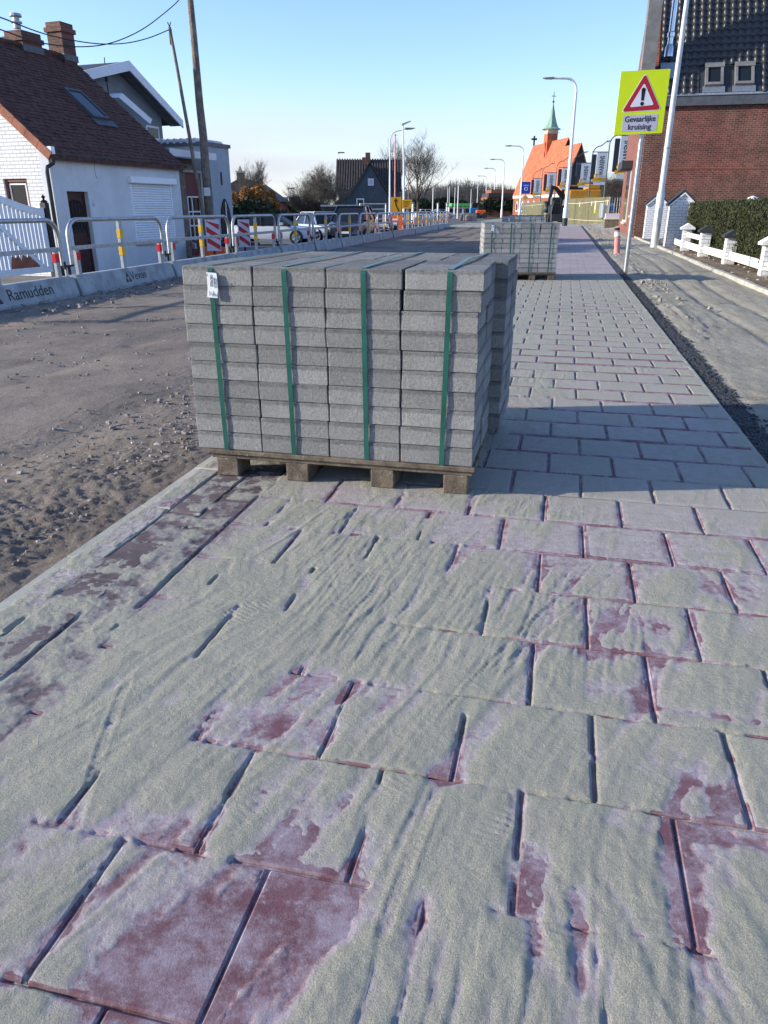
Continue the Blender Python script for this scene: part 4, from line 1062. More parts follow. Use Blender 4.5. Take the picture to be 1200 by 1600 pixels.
pb = pole_line('utility_pole', 'thin leaning pole holding the slack wire, left of the thick pole', (b0[0], 25.6, -.4), (b1[0], 25.6, b1[2]), .07, .042, .01, 'utility')
d = Vector((b1[0] - b0[0], 0, b1[2] + .4))
MB().box(d.x - .03, d.x + .05, -.03, .03, d.z - .45, d.z - .05).build('clamp', M['verge'], pb)
MB().tube([(d.x, 0, d.z), (d.x - .05, 0, d.z + .12)], .015, 5).tube([(d.x, 0, d.z), (d.x + .04, 0, d.z + .12)], .015, 5).build('insulator', M['wire'], pb)
def wire(label, pix, Ys):
    pts = [at(px, py, Y) for (px, py), Y in zip(pix, Ys)]
    # smooth through the points
    v = [Vector(p) for p in pts]; out = []
    for i in range(len(v) - 1):
        p0, p1, p2, p3 = v[max(i-1,0)], v[i], v[i+1], v[min(i+2,len(v)-1)]
        for k in range(6):
            t = k / 6; out.append(.5*((2*p1)+(-p0+p2)*t+(2*p0-5*p1+4*p2-p3)*t*t+(-p0+3*p1-3*p2+p3)*t**3))
    out.append(v[-1]); o0 = out[0]
    o = MB().tube([tuple(q) for q in out], .014, 5).build('overhead_wire', M['wire']); tag(o, label, 'wire'); return o
wire('slack overhead wire sweeping up to the top of the picture over the chimneys', [(-80,22),(0,46),(60,66),(120,73),(170,68),(215,50),(250,26),(283,-4),(292,-30)], [14,17,19.5,21.5,22.8,24,25,26,26.2])
wire('slack overhead wire running from the chimneys to the thin leaning pole', [(-80,2),(0,27),(70,53),(140,67),(190,68),(230,60),(265,46)], [14,17,20,22.2,23.6,24.6,25.6])

# ================================================================== THINGS BEHIND THE BARRIER
def chevron(label, px, py_top, py_bot, Y, w=.42, deg=-14):
    a = at(px, py_top, Y); b = at(px, py_bot, Y); h = a[2] - b[2]
    root = thing('chevron_board', label, 'marker board', (a[0], Y, b[2]), deg, 'red and white chevron boards')
    fr = MB().box(-w/2-.02, w/2+.02, -.02, .02, 0, h).build('board', M['signplate'], root)
    n = 3; 
    for k in range(n):
        z0 = h * (k + .02) / n; hh = h / n * .52; sl = .24
        p = [(-w/2, max(.03, z0 + sl*.9)), (w/2, max(.02, z0)), (w/2, z0 + hh), (-w/2, min(h - .03, z0 + sl*.9 + hh))]
        if p[3][1] <= p[0][1]: continue
        MB().prism(p, 'y', -.026, -.021).build('red_stripe', M['signred'], root)
    MB().cbox(-.35, .35, -.2, .2, -.38 , -.27, .02).box(-.03, .03, -.03, .03, -.27, 0).build('foot', M['black'], root)
chevron('red and white chevron board nearest, by the garage door', 331, 343, 392, 21.5, .34)
chevron('red and white chevron board behind the white car tail', 380, 343, 386, 23.5, .30)
chevron('small far red and white chevron board by the trailer', 603, 336, 352, 48, .36)
# orange plastic barrier plank lying by the first chevron
x, y = at(335, 385, 22.6)[:2]
ob = thing('plastic_barrier', 'orange red plastic barrier block beside the nearest chevron board', 'barrier', (x, y, -.36), 12)
MB().prism([(-.45, 0), (.45, 0), (.36, .5), (-.36, .5)], 'y', -.2, .2).build('body', M['orange'], ob)
MB().box(-.5, .5, -.25, .25, -.06, 0).build('foot', M['black'], ob)
# small flatbed trailer by the tower
x, y = at(352, 372, 25.5)[:2]
tb = thing('flat_trailer', 'dark flat trailer with lamps parked by the tower', 'trailer', (x, y, -.36), 70)
MB().box(-.6, .6, -1.0, 1.0, .42, .52).build('bed', M['anth'], tb)
for a in (-.62, .62):
    MB().disc('x', (a, 0, .28), .28, .16, 14).build('wheel', M['tyre'], tb)
MB().box(-.6, .6, -1.06, -1.001, .36, .52).build('tail_board', M['galv_dull'], tb)
for a in (-.45, .45): MB().box(a-.09, a+.09, -1.08, -1.061, .38, .48).build('tail_lamp', M['red'], tb)

# ---- cars
def car(name, label, loc, deg, paint, L, Wd, belt, H, cab, cabmat, soft=False):
    # local: +y is the nose; origin on the ground at the centre
    root = thing(name, label, 'car', loc, deg)
    hw = Wd / 2
    def section(y, z0, z1, w): # rounded box section
        return [(-w, y, z0 + .1), (-w * .97, y, z0), (w * .97, y, z0), (w, y, z0 + .1), (w, y, z0 + (z1 - z0) * .62), (w * .95, y, z1 - .04), (w * .8, y, z1), (-w * .8, y, z1), (-w * .95, y, z1 - .04), (-w, y, z0 + (z1 - z0) * .62)]
    st = [(-L/2, .42, belt * .80, hw * .82), (-L/2 + .12, .30, belt * .97, hw * .93), (-L*.30, .26, belt, hw), (0, .24, belt, hw), (L*.20, .26, belt * .985, hw), (L*.36, .27, belt * .92, hw * .97), (L/2 - .12, .28, belt * .82, hw * .88), (L/2, .36, belt * .66, hw * .74)]
    vs = []; fs = []; n = 10
    for a in st: vs += section(*a)
    for i in range(len(st) - 1):
        for k in range(n): fs.append((i*n+k, i*n+(k+1)%n, (i+1)*n+(k+1)%n, (i+1)*n+k))
    fs += [tuple(range(n-1,-1,-1)), tuple((len(st)-1)*n+k for k in range(n))]
    body = MB().add(vs, fs).build('body', paint, root, smooth=True)
    # cabin: lofted glass house with roof
    (yb0, yt0, yt1, yb1) = cab   # rear base, rear top, front top, front base
    wb, wt = hw * .93, hw * .70; zb = belt - .03
    g = MB().hexa([(-wb, yb0, zb), (wb, yb0, zb), (wb, yb1, zb), (-wb, yb1, zb), (-wt, yt0, H - .05), (wt, yt0, H - .05), (wt, yt1, H - .05), (-wt, yt1, H - .05)])
    gl = g.build('glasshouse', M['glass'] if not soft else cabmat, root)
    MB().cbox(-wt - .03, wt + .03, yt0 - .05, yt1 + .06, H - .055, H, .022, 2).build('roof_panel', cabmat, root, smooth=True)
    for sx in (-1, 1):
        for (ya, za, yb, zb_) in ((yb1, zb, yt1, H - .04), (yb0, zb, yt0, H - .04), ((yb0 + yb1) / 2 - .1, zb, (yt0 + yt1) / 2 - .1, H - .04)):
            MB().tube([(sx * (wb + .01), ya, za), (sx * (wt + .02), yb, zb_)], .04, 6).build('pillar', cabmat, gl)
        if soft:
            MB().add([(sx*(wb+.004), yb0+.7, zb+.06), (sx*(wb+.004), yb1-.35, zb+.06), (sx*(wt+.012), yt1-.02, H-.09), (sx*(wt+.012), yt0+.5, H-.09)], [(0,1,2,3)] if sx > 0 else [(3,2,1,0)]).build('side_window', M['glass'], gl)
        MB().cbox(sx*(hw+.10)-.09, sx*(hw+.10)+.09, yb1-.45, yb1-.30, belt+.0, belt+.14, .03).build('mirror', paint, root)
        for yy in (-L*.30, L*.31):
            wh = thing_part('wheel', root)
            MB().lathe_x(sx*(hw-.10), sx*(hw+.012), yy, .33, .33).build('tyre', M['tyre'], root)
            MB().disc('x', (sx*(hw+.008), yy, .33), .215, .02, 16).build('rim', M['rim'], root)
            for k in range(5):
                a = k * 2 * math.pi / 5
                MB().tube([(sx*(hw+.020), yy, .33), (sx*(hw+.020), yy + .2*math.cos(a), .33 + .2*math.sin(a))], .025, 4).build('spoke', M['carsilver'], root)
        hl = MB().hexa([(sx*hw*.50, L/2-.07, belt*.60), (sx*hw*.82, L/2-.13, belt*.62), (sx*hw*.84, L/2-.2, belt*.62), (sx*hw*.5, L/2-.14, belt*.60), (sx*hw*.52, L/2-.06, belt*.76), (sx*hw*.86, L/2-.14, belt*.80), (sx*hw*.88, L/2-.26, belt*.80), (sx*hw*.52, L/2-.16, belt*.76)]).build('headlight', M['lampglass'], root)
        MB().cbox(sx*hw*.72-.12, sx*hw*.72+.12, -L/2-.02, -L/2+.08, belt*.62, belt*.76, .02).build('tail_light', M['red'], root)
    MB().cbox(-hw*.48, hw*.48, L/2-.06, L/2+.012, belt*.46, belt*.68, .03).build('grille', M['black'], root)
    MB().cbox(-hw*.66, hw*.66, L/2-.12, L/2+.02, .26, .42, .03).build('bumper_intake', M['black'], root)
    MB().box(-.26, .26, L/2+.0125, L/2+.022, belt*.45-.04, belt*.45+.06).build('number_plate', M['paper'], root)
    return root
def thing_part(n, r): return None
def lathe_x(self, x0, x1, cy, cz, r):
    n = 20; vs = []
    prof = [(x0, r*.6), (x0, r*.94), ((x0*.85+x1*.15), r), ((x0*.15+x1*.85), r), (x1, r*.94), (x1, r*.6)]
    for (x, q) in prof:
        for k in range(n):
            a = 2*math.pi*k/n; vs.append((x, cy + q*math.cos(a), cz + q*math.sin(a)))
    fs = [(i*n+k, i*n+(k+1)%n, (i+1)*n+(k+1)%n, (i+1)*n+k) for i in range(5) for k in range(n)]
    fs += [tuple(range(n)), tuple(5*n+k for k in range(n))]
    return self.add(vs, fs)
MB.lathe_x = lathe_x
x, y, _ = at(428, 375, 38.5)
car('parked_car', 'white soft top convertible parked side on behind the barriers', (x, y, -.42), 97, M['carwhite'], 4.3, 1.78, .86, 1.36, (-1.55, -1.0, .35, 1.05), M['black'], True)
x, y, _ = at(551, 380, 40.0)
car('parked_car', 'dark navy car parked facing the camera behind the barriers', (x, y, -.36), 188, M['carblue'], 4.5, 1.86, 1.04, 1.68, (-2.05, -1.6, .35, 1.15), M['carblue'])
x, y, _ = at(505, 372, 41)
car('parked_car', 'pale silver car standing between the white and the navy car', (x, y, -.42), 150, M['carsilver'], 4.3, 1.78, .90, 1.46, (-1.7, -1.2, .3, 1.0), M['carsilver'])
for (px, py, Y, m_, lb) in ((668, 328, 120, 'carwhite', 'small far white car under the bare tree'), (690, 327, 135, 'carsilver', 'small far pale car right of the bare tree')):
    x, y, _ = at(px, py, Y); car('parked_car', lb, (x, y, -.30), 80, M[m_], 4.2, 1.76, .9, 1.45, (-1.6, -1.1, .3, 1.0), M[m_])
# car trailer with tubular headboard
x, y, _ = at(592, 360, 45)
tr_ = thing('car_trailer', 'grey metal trailer with tall tubular headboard right of the navy car', 'trailer', (x, y, -.3), 12)
MB().box(-.9, .9, -1.6, 1.6, .55, .65).build('bed', M['galv_dull'], tr_)
for sx in (-.72, .72): MB().tube([(sx, -1.55, .65), (sx, -1.5, 1.75)], .04, 8).build('headboard_post', M['galv'], tr_)
for zz in (.95, 1.2, 1.45, 1.72): MB().tube([(-.72, -1.52, zz), (.72, -1.52, zz)], .03, 8).build('headboard_bar', M['galv'], tr_)
for sx in (-.98, .98): MB().disc('x', (sx, 0, .3), .3, .18, 14).build('wheel', M['tyre'], tr_)
# dark container
a = at(502, 320, 52); b = at(563, 320, 52)
cn = thing('skip_container', 'long dark low container with pale rim behind the navy car', 'container', ((a[0]+b[0])/2, 52, -.4), 0)
w_ = (b[0]-a[0])/2; h_ = a[2] + .4
MB().prism([(-w_, 0), (w_, 0), (w_, h_ - .1), (-w_, h_ - .1)], 'y', 0, 2.2).build('hull', M['anth'], cn); MB().box(-w_-.05, w_+.05, -.05, 2.25, h_-.099, h_).build('rim_rail', M['galv'], cn)
for k in range(6): MB().box(-w_ + .2 + k * .48, -w_ + .28 + k * .48, -.06, -.001, .1, h_-.15).build('rib', M['black'], cn)

# yellow diversion signs
def post_sign(name, label, px, py0, py1, pxw, Y, base_z, m_):
    a = at(px - pxw/2, py0, Y); b = at(px + pxw/2, py1, Y); w = b[0]-a[0]; h = a[2]-b[2]
    root = thing(name, label, 'sign', ((a[0]+b[0])/2, Y, base_z), 0)
    z0 = b[2] - base_z
    pn = MB().cbox(-w/2, w/2, -.02, .0, z0, z0 + h, .006).build('panel', M[m_], root)
    MB().tube([(0, .03, 0), (0, .03, z0 + h*.9)], .03, 8).build('post', M['galv'], root)
    return root, pn, w, h, z0
root, pn, w, h, z0 = post_sign('diversion_sign', 'tall yellow roadworks sign with black bent arrow', 619, 308, 334, 16, 56, -.25, 'signyellow')
pts = [(-.02*w, z0 + h*.78), (-.05*w, z0 + h*.6), (.05*w, z0+h*.42), (.18*w, z0+h*.28), (.22*w, z0+h*.12)]
ar_ = MB(); 
for i in range(4):
    (xa, za), (xb, zb) = pts[i], pts[i+1]; ar_.prism([(xa-.045, za), (xa+.045, za), (xb+.045, zb), (xb-.045, zb)], 'y', -.026 - i*.0004, -.0205)
ar_.prism([(-.22*w, z0+h*.74), (.16*w, z0+h*.74), (-.05*w, z0+h*.94)], 'y', -.029, -.0205)
ar_.build('arrow', M['ink'], root)
x, y, _ = at(620, 350, 55)
ob = thing('plastic_barrier', 'orange red barrier block under the yellow arrow sign', 'barrier', (x, y, -.25), 10)
MB().prism([(-.55, 0), (.5, 0), (.45, 1.0), (-.45, 1.0)], 'y', -.25, .25).build('body', M['orange'], ob)
for k in range(3): MB().box(-.35, .1, -.262, -.251, .2 + k*.25, .3 + k*.25).build('white_mark', M['signwhite'], ob)
root, pn, w, h, z0 = post_sign('diversion_sign', 'low wide yellow sign with lines of small lettering', 636, 312, 326, 15, 57, -.25, 'signyellow')
for k in range(3): MB().box(-w*.35, w*(.25 - .1*k), -.026, -.0205, z0 + h*(.72-.24*k), z0 + h*(.80-.24*k)).build('text_line', M['ink'], root)

# ---- dark gabled house
Yd = 82
def pz(px, py, Y=Yd): q = at(px, py, Y); return (q[0], q[2])
dh = thing('dark_house', 'dark weatherboarded house with steep gable and brown tiled roof', 'house', (at(570, 330, Yd)[0], Yd, -.45))
ox = dh.location.x
def L2(px, py, Y=Yd):
    q = at(px, py, Y); return (q[0] - ox, q[2] + .45)
g = [(L2(524,330)[0], 0), (L2(610,330)[0], 0), L2(610,312), L2(578,256), L2(560,286), L2(548,302), L2(524,318)]
MB().prism(g, 'y', 0, 7).build('gable_wall', M['dkhouse'], dh)
ra = L2(524, 255, Yd+4); rb = L2(630, 252, Yd+4); re = L2(524, 306, Yd+1); 
xl, xr = L2(523,300)[0], L2(628,300)[0]
zr = L2(577, 254)[1] + .35; zl = L2(540, 300)[1]
MB().hexa([(xl, .8, zl), (xr, .8, zl), (xr, 4.2, zr), (xl, 4.2, zr), (xl, .8, zl+.15), (xr, .8, zl+.15), (xr, 4.2, zr+.15), (xl, 4.2, zr+.15)]).build('roof', M['pantile_far'], dh)
rbm = MB()
for k in range(26):
    xx = xl + .1 + k * (xr - xl - .2) / 25; rbm.tube([(xx, .78, zl+.2), (xx, 4.2, zr+.2)], .09, 5)
o = rbm.build('roof_ribs', M['pantile_far'], dh); o['kind'] = 'stuff'
gs = [L2(611,311), L2(578,254), L2(578,251.5), L2(614,313)]; MB().prism(gs, 'y', -.25, 3).build('gable_roof', M['anth'], dh)
MB().prism([L2(560,286), L2(578,254), L2(578,251.5), L2(556,287), L2(522,319), L2(524,320), L2(548,303)], 'y', -.25, 3).build('gable_roof', M['anth'], dh)
MB().box(xl + .3, xr - .2, .9, 7, 0, zl).build('side_wall', M['dkhouse'], dh)
cA = L2(566, 262); MB().box(cA[0]-.1, cA[0]+.75, 3.6, 4.6, zr-1, zr+.35).box(cA[0]+.25, cA[0]+.75, 3.7, 4.5, zr+.351, zr+.8).build('chimney', M['chim'], dh)
wA, wB = L2(575, 290), L2(584, 279)
wn_ = MB().box(wA[0], wB[0], -.06, -.001, wA[1], wB[1]).build('window', M['frame_w'], dh); MB().box(wA[0]+.1, wB[0]-.1, -.07, -.0605, wA[1]+.1, wB[1]-.1).build('pane', M['signplate'], wn_)
wA, wB = L2(557, 330), L2(569, 310)
wn_ = MB().box(wA[0], wB[0], -.06, -.001, 0, wB[1]).build('window', M['frame_w'], dh); MB().box(wA[0]+.12, wB[0]-.12, -.07, -.0605, .3, wB[1]-.12).build('pane', M['glass'], wn_)
# ---- cottage beyond the tower
Yc = 70; ox = at(400, 330, Yc)[0]
ch = thing('far_cottage', 'small brown cottage with hipped dark roof behind the tower', 'house', (ox, Yc, -.45))
def L3(px, py): q = at(px, py, Yc); return (q[0] - ox, q[2] + .45)
MB().prism([(L3(363,0)[0], 0), (L3(432,0)[0], 0), L3(432,310), L3(363,310)], 'y', 0, 6).build('wall', M['church_brick'], ch)
rp = [L3(360,287), L3(372,279), L3(392,281), L3(407,291), L3(424,303), L3(438,314), L3(438,318), L3(424,310), L3(395,300), L3(378,290), L3(366,318), L3(358,318)]
MB().prism([L3(374,279), L3(392,281), L3(407,291), L3(424,303), L3(440,315), L3(400,318), L3(380,292)], 'y', -.5, 6.5).build('roof', M['anth'], ch)
MB().prism([L3(360,287), L3(374,279), L3(378,292), L3(366,322), L3(360,322)], 'y', -.3, 6.4).build('hip', M['pantile_far'], ch)
MB().prism([L3(378,293), L3(396,304), L3(396,312), L3(378,312)], 'y', -.6, -.501).build('gable_trim', M['cream'], ch)
q = L3(368, 279); MB().box(q[0]-.25, q[0]+.35, 2, 2.7, q[1]-1, q[1]+.55).build('chimney', M['chim'], ch); MB().box(q[0]-.3, q[0]+.4, 1.95, 2.75, q[1]+.551, q[1]+.7).prism([(q[0]-.1, q[1]+.701), (q[0]+.2, q[1]+.701), (q[0]+.05, q[1]+1.1)], 'y', 2.1, 2.6).build('chimney_cap', M['cream'], ch)
# ---- small far house
Yf = 115; ox = at(452, 330, Yf)[0]
fh = thing('far_house', 'little far house with grey roof and front gable beside the bare bush', 'house', (ox, Yf, -.45))
def L4(px, py): q = at(px, py, Yf); return (q[0] - ox, q[2] + .45)
MB().prism([(L4(436,0)[0], 0), (L4(470,0)[0], 0), L4(470,319), L4(460,310), L4(452,319), L4(436,319)], 'y', 0, 6).build('wall', M['church_brick'], fh)
MB().prism([L4(435,308), L4(459,308), L4(452,319), L4(435,319)], 'y', -.4, 5).build('roof', M['zincgrey'], fh)
MB().prism([L4(451,320), L4(460,308), L4(471,320), L4(471,318), L4(460,306.5), L4(450,319)], 'y', -.8, 5).build('gable_roof', M['anth'], fh)
MB().prism([L4(437,321), L4(449,321), L4(449,324), L4(437,324)], 'y', -.1, -.001).build('window_band', M['frame_w'], fh)

# ---- trees
def tree(name, label, cat, base, H, spread, seed, levels=5, trunk_r=None, dense=1.0, up=.55, first=.28, twig='twig'):
    rr = random.Random(seed); root = thing(name, label, cat, base)
    tk = MB(); cr = MB(); tr_ = trunk_r or H * .02
    def grow(p, d, ln, r0, lev):
        n = 3; pts = [p]; q = Vector(p); dd = Vector(d)
        for i in range(n):
            dd = (dd + Vector((rr.uniform(-.22,.22), rr.uniform(-.22,.22), rr.uniform(-.05,.2)))).normalized(); q = q + dd * ln / n; pts.append(Vector(q))
        rs_ = [r0 * (1 - .5 * i / n) for i in range(n + 1)]
        (tk if lev <= 2 else cr).tube(pts, rs_, 6 if lev < 2 else 4 if lev < 3 else 3, cap=lev < 2)
        if lev >= levels: return
        nb = int((4 if lev == 0 else 3) * dense + rr.random() * 2)
        for k in range(nb):
            f = rr.uniform(.35 if lev else .3, 1.0); i = min(n - 1, int(f * n)); pp = pts[i].lerp(pts[i+1], f * n - i)
            a = rr.uniform(0, 6.28); tilt = rr.uniform(.45, 1.0) * spread
            side = Vector((math.cos(a), math.sin(a), 0)); nd = (dd * (1 - .35*tilt) + side * tilt + Vector((0,0,up*.4))).normalized()
            grow(pp, nd, ln * rr.uniform(.52, .78), max(r0 * .46 * (1 - .3*f), H*.0008), lev + 1)
        grow(pts[-1], dd, ln * .7, r0 * .5, lev + 1)
    # trunk
    tk.tube([(0,0,-.2), (.02*H*rr.uniform(-.5,.5), 0, H*first*.5), (0, 0, H*first)], [tr_*1.25, tr_, tr_*.92], 8)
    for k in range(int(3*dense) + 2):
        a = k * 6.28 / (int(3*dense) + 2) + rr.uniform(-.4,.4); tl = rr.uniform(.15, .75) * spread
        grow(Vector((0,0,H*first*rr.uniform(.75,1.0))), Vector((math.cos(a)*tl, math.sin(a)*tl, 1)).normalized(), H*(1-first)*rr.uniform(.36,.46), tr_*.6, 1)
    grow(Vector((0,0,H*first)), Vector((0,0,1)), H*(1-first)*.42, tr_*.85, 0)
    tk.build('trunk', M['bark'], root, fix=False); cr.build('crown', M[twig], root, fix=False)
    return root
x, y, _ = at(653, 330, 92); tree('bare_tree', 'bare spreading tree standing right of the yellow signs', 'tree', (x, y, -.4), 8.9, 1.2, 17, 5, .15, 1.0, .45, .30)
x, y, _ = at(620, 330, 104); tree('bare_tree', 'bare tree half hidden behind the dark house roof', 'tree', (x, y, -.4), 9.2, .8, 5, 5, .13, .9)
x, y, _ = at(505, 330, 74); tree('bare_tree', 'broad dense bare tree left of the dark house', 'tree', (x, y, -.4), 4.7, 1.1, 21, 6, .11, 1.05, .4, .12)
x, y, _ = at(482, 330, 76); tree('bare_tree', 'bushy bare shrub tree at the left foot of the broad tree', 'tree', (x, y, -.4), 4.3, 1.2, 23, 5, .10, 1.5, .3, .08)
x, y, _ = at(393, 330, 62); tree('bare_tree', 'thin bare sapling in front of the brown cottage', 'tree', (x, y, -.4), 4.7, .6, 31, 5, .06, 1.1)
def leaf_clump(name, label, cat, base, dims, n, leafm, seed, size=.16, stem=True):
    rr = random.Random(seed); root = thing(name, label, cat, base); mb = MB()
    lobes = [(rr.uniform(-.5,.5)*dims[0], rr.uniform(-.4,.4)*dims[1], dims[2]*rr.uniform(.35,.8), rr.uniform(.35,.6)) for _ in range(7)]
    for i in range(n):
        lx, ly, lz, lr = lobes[rr.randrange(7)]
        a, b = rr.uniform(0,6.28), math.acos(rr.uniform(-1,1)); q = lr * rr.uniform(.55,1.0)**.5
        c = Vector((lx + q*dims[0]*.6*math.sin(b)*math.cos(a), ly + q*dims[1]*.6*math.sin(b)*math.sin(a), max(.02, lz + q*dims[2]*.6*math.cos(b))))
        u = Vector((rr.gauss(0,1), rr.gauss(0,1), rr.gauss(0,1))).normalized(); v = u.orthogonal().normalized(); s = size*rr.uniform(.5,1.2)
        mb.add([c - u*s, c + v*s*.6, c + u*s, c - v*s*.6], [(0,1,2,3)])
    mb.build('crown', leafm, root, fix=False)
    st_ = MB()
    for k in range(6): st_.tube([(rr.uniform(-.1,.1), rr.uniform(-.1,.1), -.1), (lobes[k][0]*.5, lobes[k][1]*.5, lobes[k][2]*.6), (lobes[k][0], lobes[k][1], lobes[k][2])], [.04,.03,.015], 5)
    st_.build('trunk', M['bark'], root, fix=False)
    return root
for i, (px, w_, h_, lb) in enumerate(((376, 1.2, 1.75, 'leftmost orange brown leafy shrub by the tower corner'), (396, 1.9, 2.1, 'middle and widest orange brown leafy shrub before the cottage'), (417, 1.5, 1.75, 'rightmost orange brown leafy shrub before the cottage'))):
    x, y, z = at(px, 330, 56); leaf_clump('brown_shrub', lb, 'shrub', (x, y, z - .3), (w_, 1.2, h_), 1500, M['rust_leaf'], 40 + i, .11)
for i, (px, Y, w_, h_, lb) in enumerate(((400, 54, 4.5, 1.5, 'dark green hedge shrub under the brown shrubs'), (448, 90, 5, 1.6, 'low dark green shrub before the little far house'), (478, 84, 4, 1.5, 'dark rounded shrub left of the container'),
        (788, 150, 7, 2.6, 'dark green hedge left of the church'), (672, 240, 8, 4.0, 'far dark round shrub under the wood'), (700, 240, 9, 4.2, 'second far dark shrub under the wood, farther right'))):
    x, y, z = at(px, 331, Y); leaf_clump('green_shrub', lb, 'shrub', (x, y, -.4), (w_, 2.0, h_ + .6), 1600, M['darkgreen'], 60 + i, .02 * Y ** .62)
# far wood: one mass
rr = random.Random(77); fw_ = MB()
for i in range(2600):
    px = rr.uniform(560, 960); Y = rr.uniform(330, 420); x = at(px, 327, Y)[0]
    hh = (10.5 + 2.2 * math.sin(px * .02) + rr.uniform(-2.2, 1.6)) * (1.0 if px > 700 else .9)
    q = Vector((x, Y, -.5)); w0 = rr.uniform(.10, .22)
    fw_.tube([q, q + Vector((rr.uniform(-.4,.4), 0, hh*.6)), q + Vector((rr.uniform(-.8,.8), 0, hh))], [w0, w0*.7, w0*.15], 3, cap=False)
    for k in range(6):
        b = q + Vector((rr.uniform(-.3,.3), 0, hh*rr.uniform(.3,.9))); fw_.tube([b, b + Vector((rr.uniform(-1.4,1.4), rr.uniform(-1,1), rr.uniform(.8,2.4)))], [w0*.5, .03], 3, cap=False)
o = fw_.build('far_wood', M['forest'], fix=False); tag(o, 'hazy brown leafless wood along the horizon', 'wood', kind='stuff')

# ---- lamps
def lamp(label, base, H, arm, side, m_, r=.075, group=None, banner=None, head=.75, rise=.0, yaw=0):
    root = thing('street_lamp', label, 'street lamp', base, yaw, group)
    R_ = .75 if abs(arm) > 1.2 else .4
    pts = [(0,0,0), (0,0,1.2), (0,0,1.3), (0,0,H*.55), (0,0,H - R_ - .02)]; rs_ = [r*1.55, r*1.55, r*1.1, r*.9, r*.72]
    for k in range(6):
        a = k * math.pi / 10; pts.append((side * R_ * (1 - math.cos(a)), 0, H - R_ + R_ * math.sin(a))); rs_.append(r*.66)
    pts.append((side * (abs(arm) - head), 0, H + rise)); rs_.append(r*.55)
    MB().tube(pts, rs_, 10).build('pole', M[m_], root, smooth=True)
    x0 = side * (abs(arm) - head)
    hd = MB().hexa([(x0, -.11, H+rise-.05), (x0, .11, H+rise-.05), (x0+side*head, .07, H+rise*1.3-.02), (x0+side*head, -.07, H+rise*1.3-.02), (x0, -.08, H+rise+.09), (x0, .08, H+rise+.09), (x0+side*head, .05, H+rise*1.3+.04), (x0+side*head, -.05, H+rise*1.3+.04)]).build('lamp_head', M['zincgrey'], root)
    MB().hexa([(x0+side*.1, -.08, H+rise-.075), (x0+side*.1, .08, H+rise-.075), (x0+side*head*.8, .05, H+rise*1.2-.065), (x0+side*head*.8, -.05, H+rise*1.2-.065), (x0+side*.1, -.08, H+rise-.052), (x0+side*.1, .08, H+rise-.052), (x0+side*head*.8, .05, H+rise*1.2-.035), (x0+side*head*.8, -.05, H+rise*1.2-.035)]).build('lamp_glass', M['signplate'], hd)
    return root
LG = 'tall pale street lamps along the road'
x, y, _ = at(882, 353, 59); la = lamp('tall pale street lamp with long arm, nearest in front of the church', (x, y, 0), 9.6, 2.4, -1, 'polewhite', .12, LG)
MB().tube([(0,0,.0), (0,0,.55)], .20, 12).build('foot_sleeve', M['anth'], la)
for (px, py, Y, lb) in ((812,228,100,'second nearest pale street lamp, left of the church roof'),(784,249,126,'third pale street lamp, left of the church'),(771,263,158,'fourth pale street lamp going away'),(758,275,195,'fifth pale street lamp going away, beside the green canopy'),(745,284,240,'farthest pale street lamp over the wood')):
    x, y, z = at(px, py, Y); x = at(px, 330, Y)[0]; lamp(lb, (x, y, -.1), z + .1, 2.3, -1, 'polewhite', .11, LG)
x, y, z = at(607, 204, 66); x = at(609, 330, 66)[0]; lamp('left street lamp with curved arm before the dark house', (x, y, -.3), z + .3, 2.0, 1, 'polewhite', .075, None, None, .8, .12)
x, y, z = at(627, 196, 62); x = at(631, 330, 62)[0]
sp = thing('street_lamp', 'straight pole with small tilted lamp head right of the curved lamp', 'street lamp', (x, y, -.3))
MB().tube([(0,0,0),(-.03,0,(z+.3)*.55),(-.12,0,z+.3)], [.10,.075,.045], 10).build('pole', M['polewhite'], sp, smooth=True)
MB().hexa([(-.2,-.1,z+.28),(-.2,.1,z+.28),(.45,.08,z+.55),(.45,-.08,z+.55),(-.2,-.1,z+.42),(-.2,.1,z+.42),(.45,.08,z+.62),(.45,-.08,z+.62)]).build('lamp_head', M['galv'], sp)
for (px, pt, Y, r_, lb, m_) in ((676,291,150,.09,'plain pale pole right of the bare tree','polewhite'),(699,294,160,.07,'thin pale pole, second right of the bare tree','polewhite'),(701.5,292,150,.05,'slim flag pole next to the thin pale pole','polewhite'),(710,293,165,.07,'slim pale pole with pink sheen by the green canopy','polewhite'),(715,290,140,.10,'thicker pale pole at the left end of the green canopy','polewhite'),
        (735,296,170,.07,'slim pale pole before the green canopy','polewhite'),(617,212,70,.06,'reddish thin mast behind the yellow arrow sign','pink'),(638,258,78,.05,'thin mast at the right edge of the dark house','utility'),(684,318,130,.16,'short white bollard post right of the bare tree','polewhite'),(698,318,130,.16,'short white bollard post farther right of the bare tree','polewhite'),(645,318,100,.16,'short white bollard post left of the bare tree','polewhite'),
        (531,240,110,.06,'thin lamp mast left above the dark house roof','polewhite'),(452,296,100,.06,'thin far lamp mast above the little house','polewhite')):
    x, y, z = at(px, pt, Y); x = at(px, 330, Y)[0]
    root = thing('mast', lb, 'pole', (x, y, -.4)); MB().tube([(0,0,0),(0,0,(z+.4)*.5),(0,0,z+.4)], [r_*1.2, r_, r_*.8], 8).build('shaft', M[m_], root); MB().lathe([(r_*1.5, z+.4), (r_*1.7, z+.45), (r_*.6, z+.52)], 0, 0, 8).build('cap', M['galv_dull'], root)
    if pt in (240, 296): MB().cbox(-.1, .8, -.12, .12, z+.45, z+.6, .03).build('lamp_head', M['zincgrey'], root)

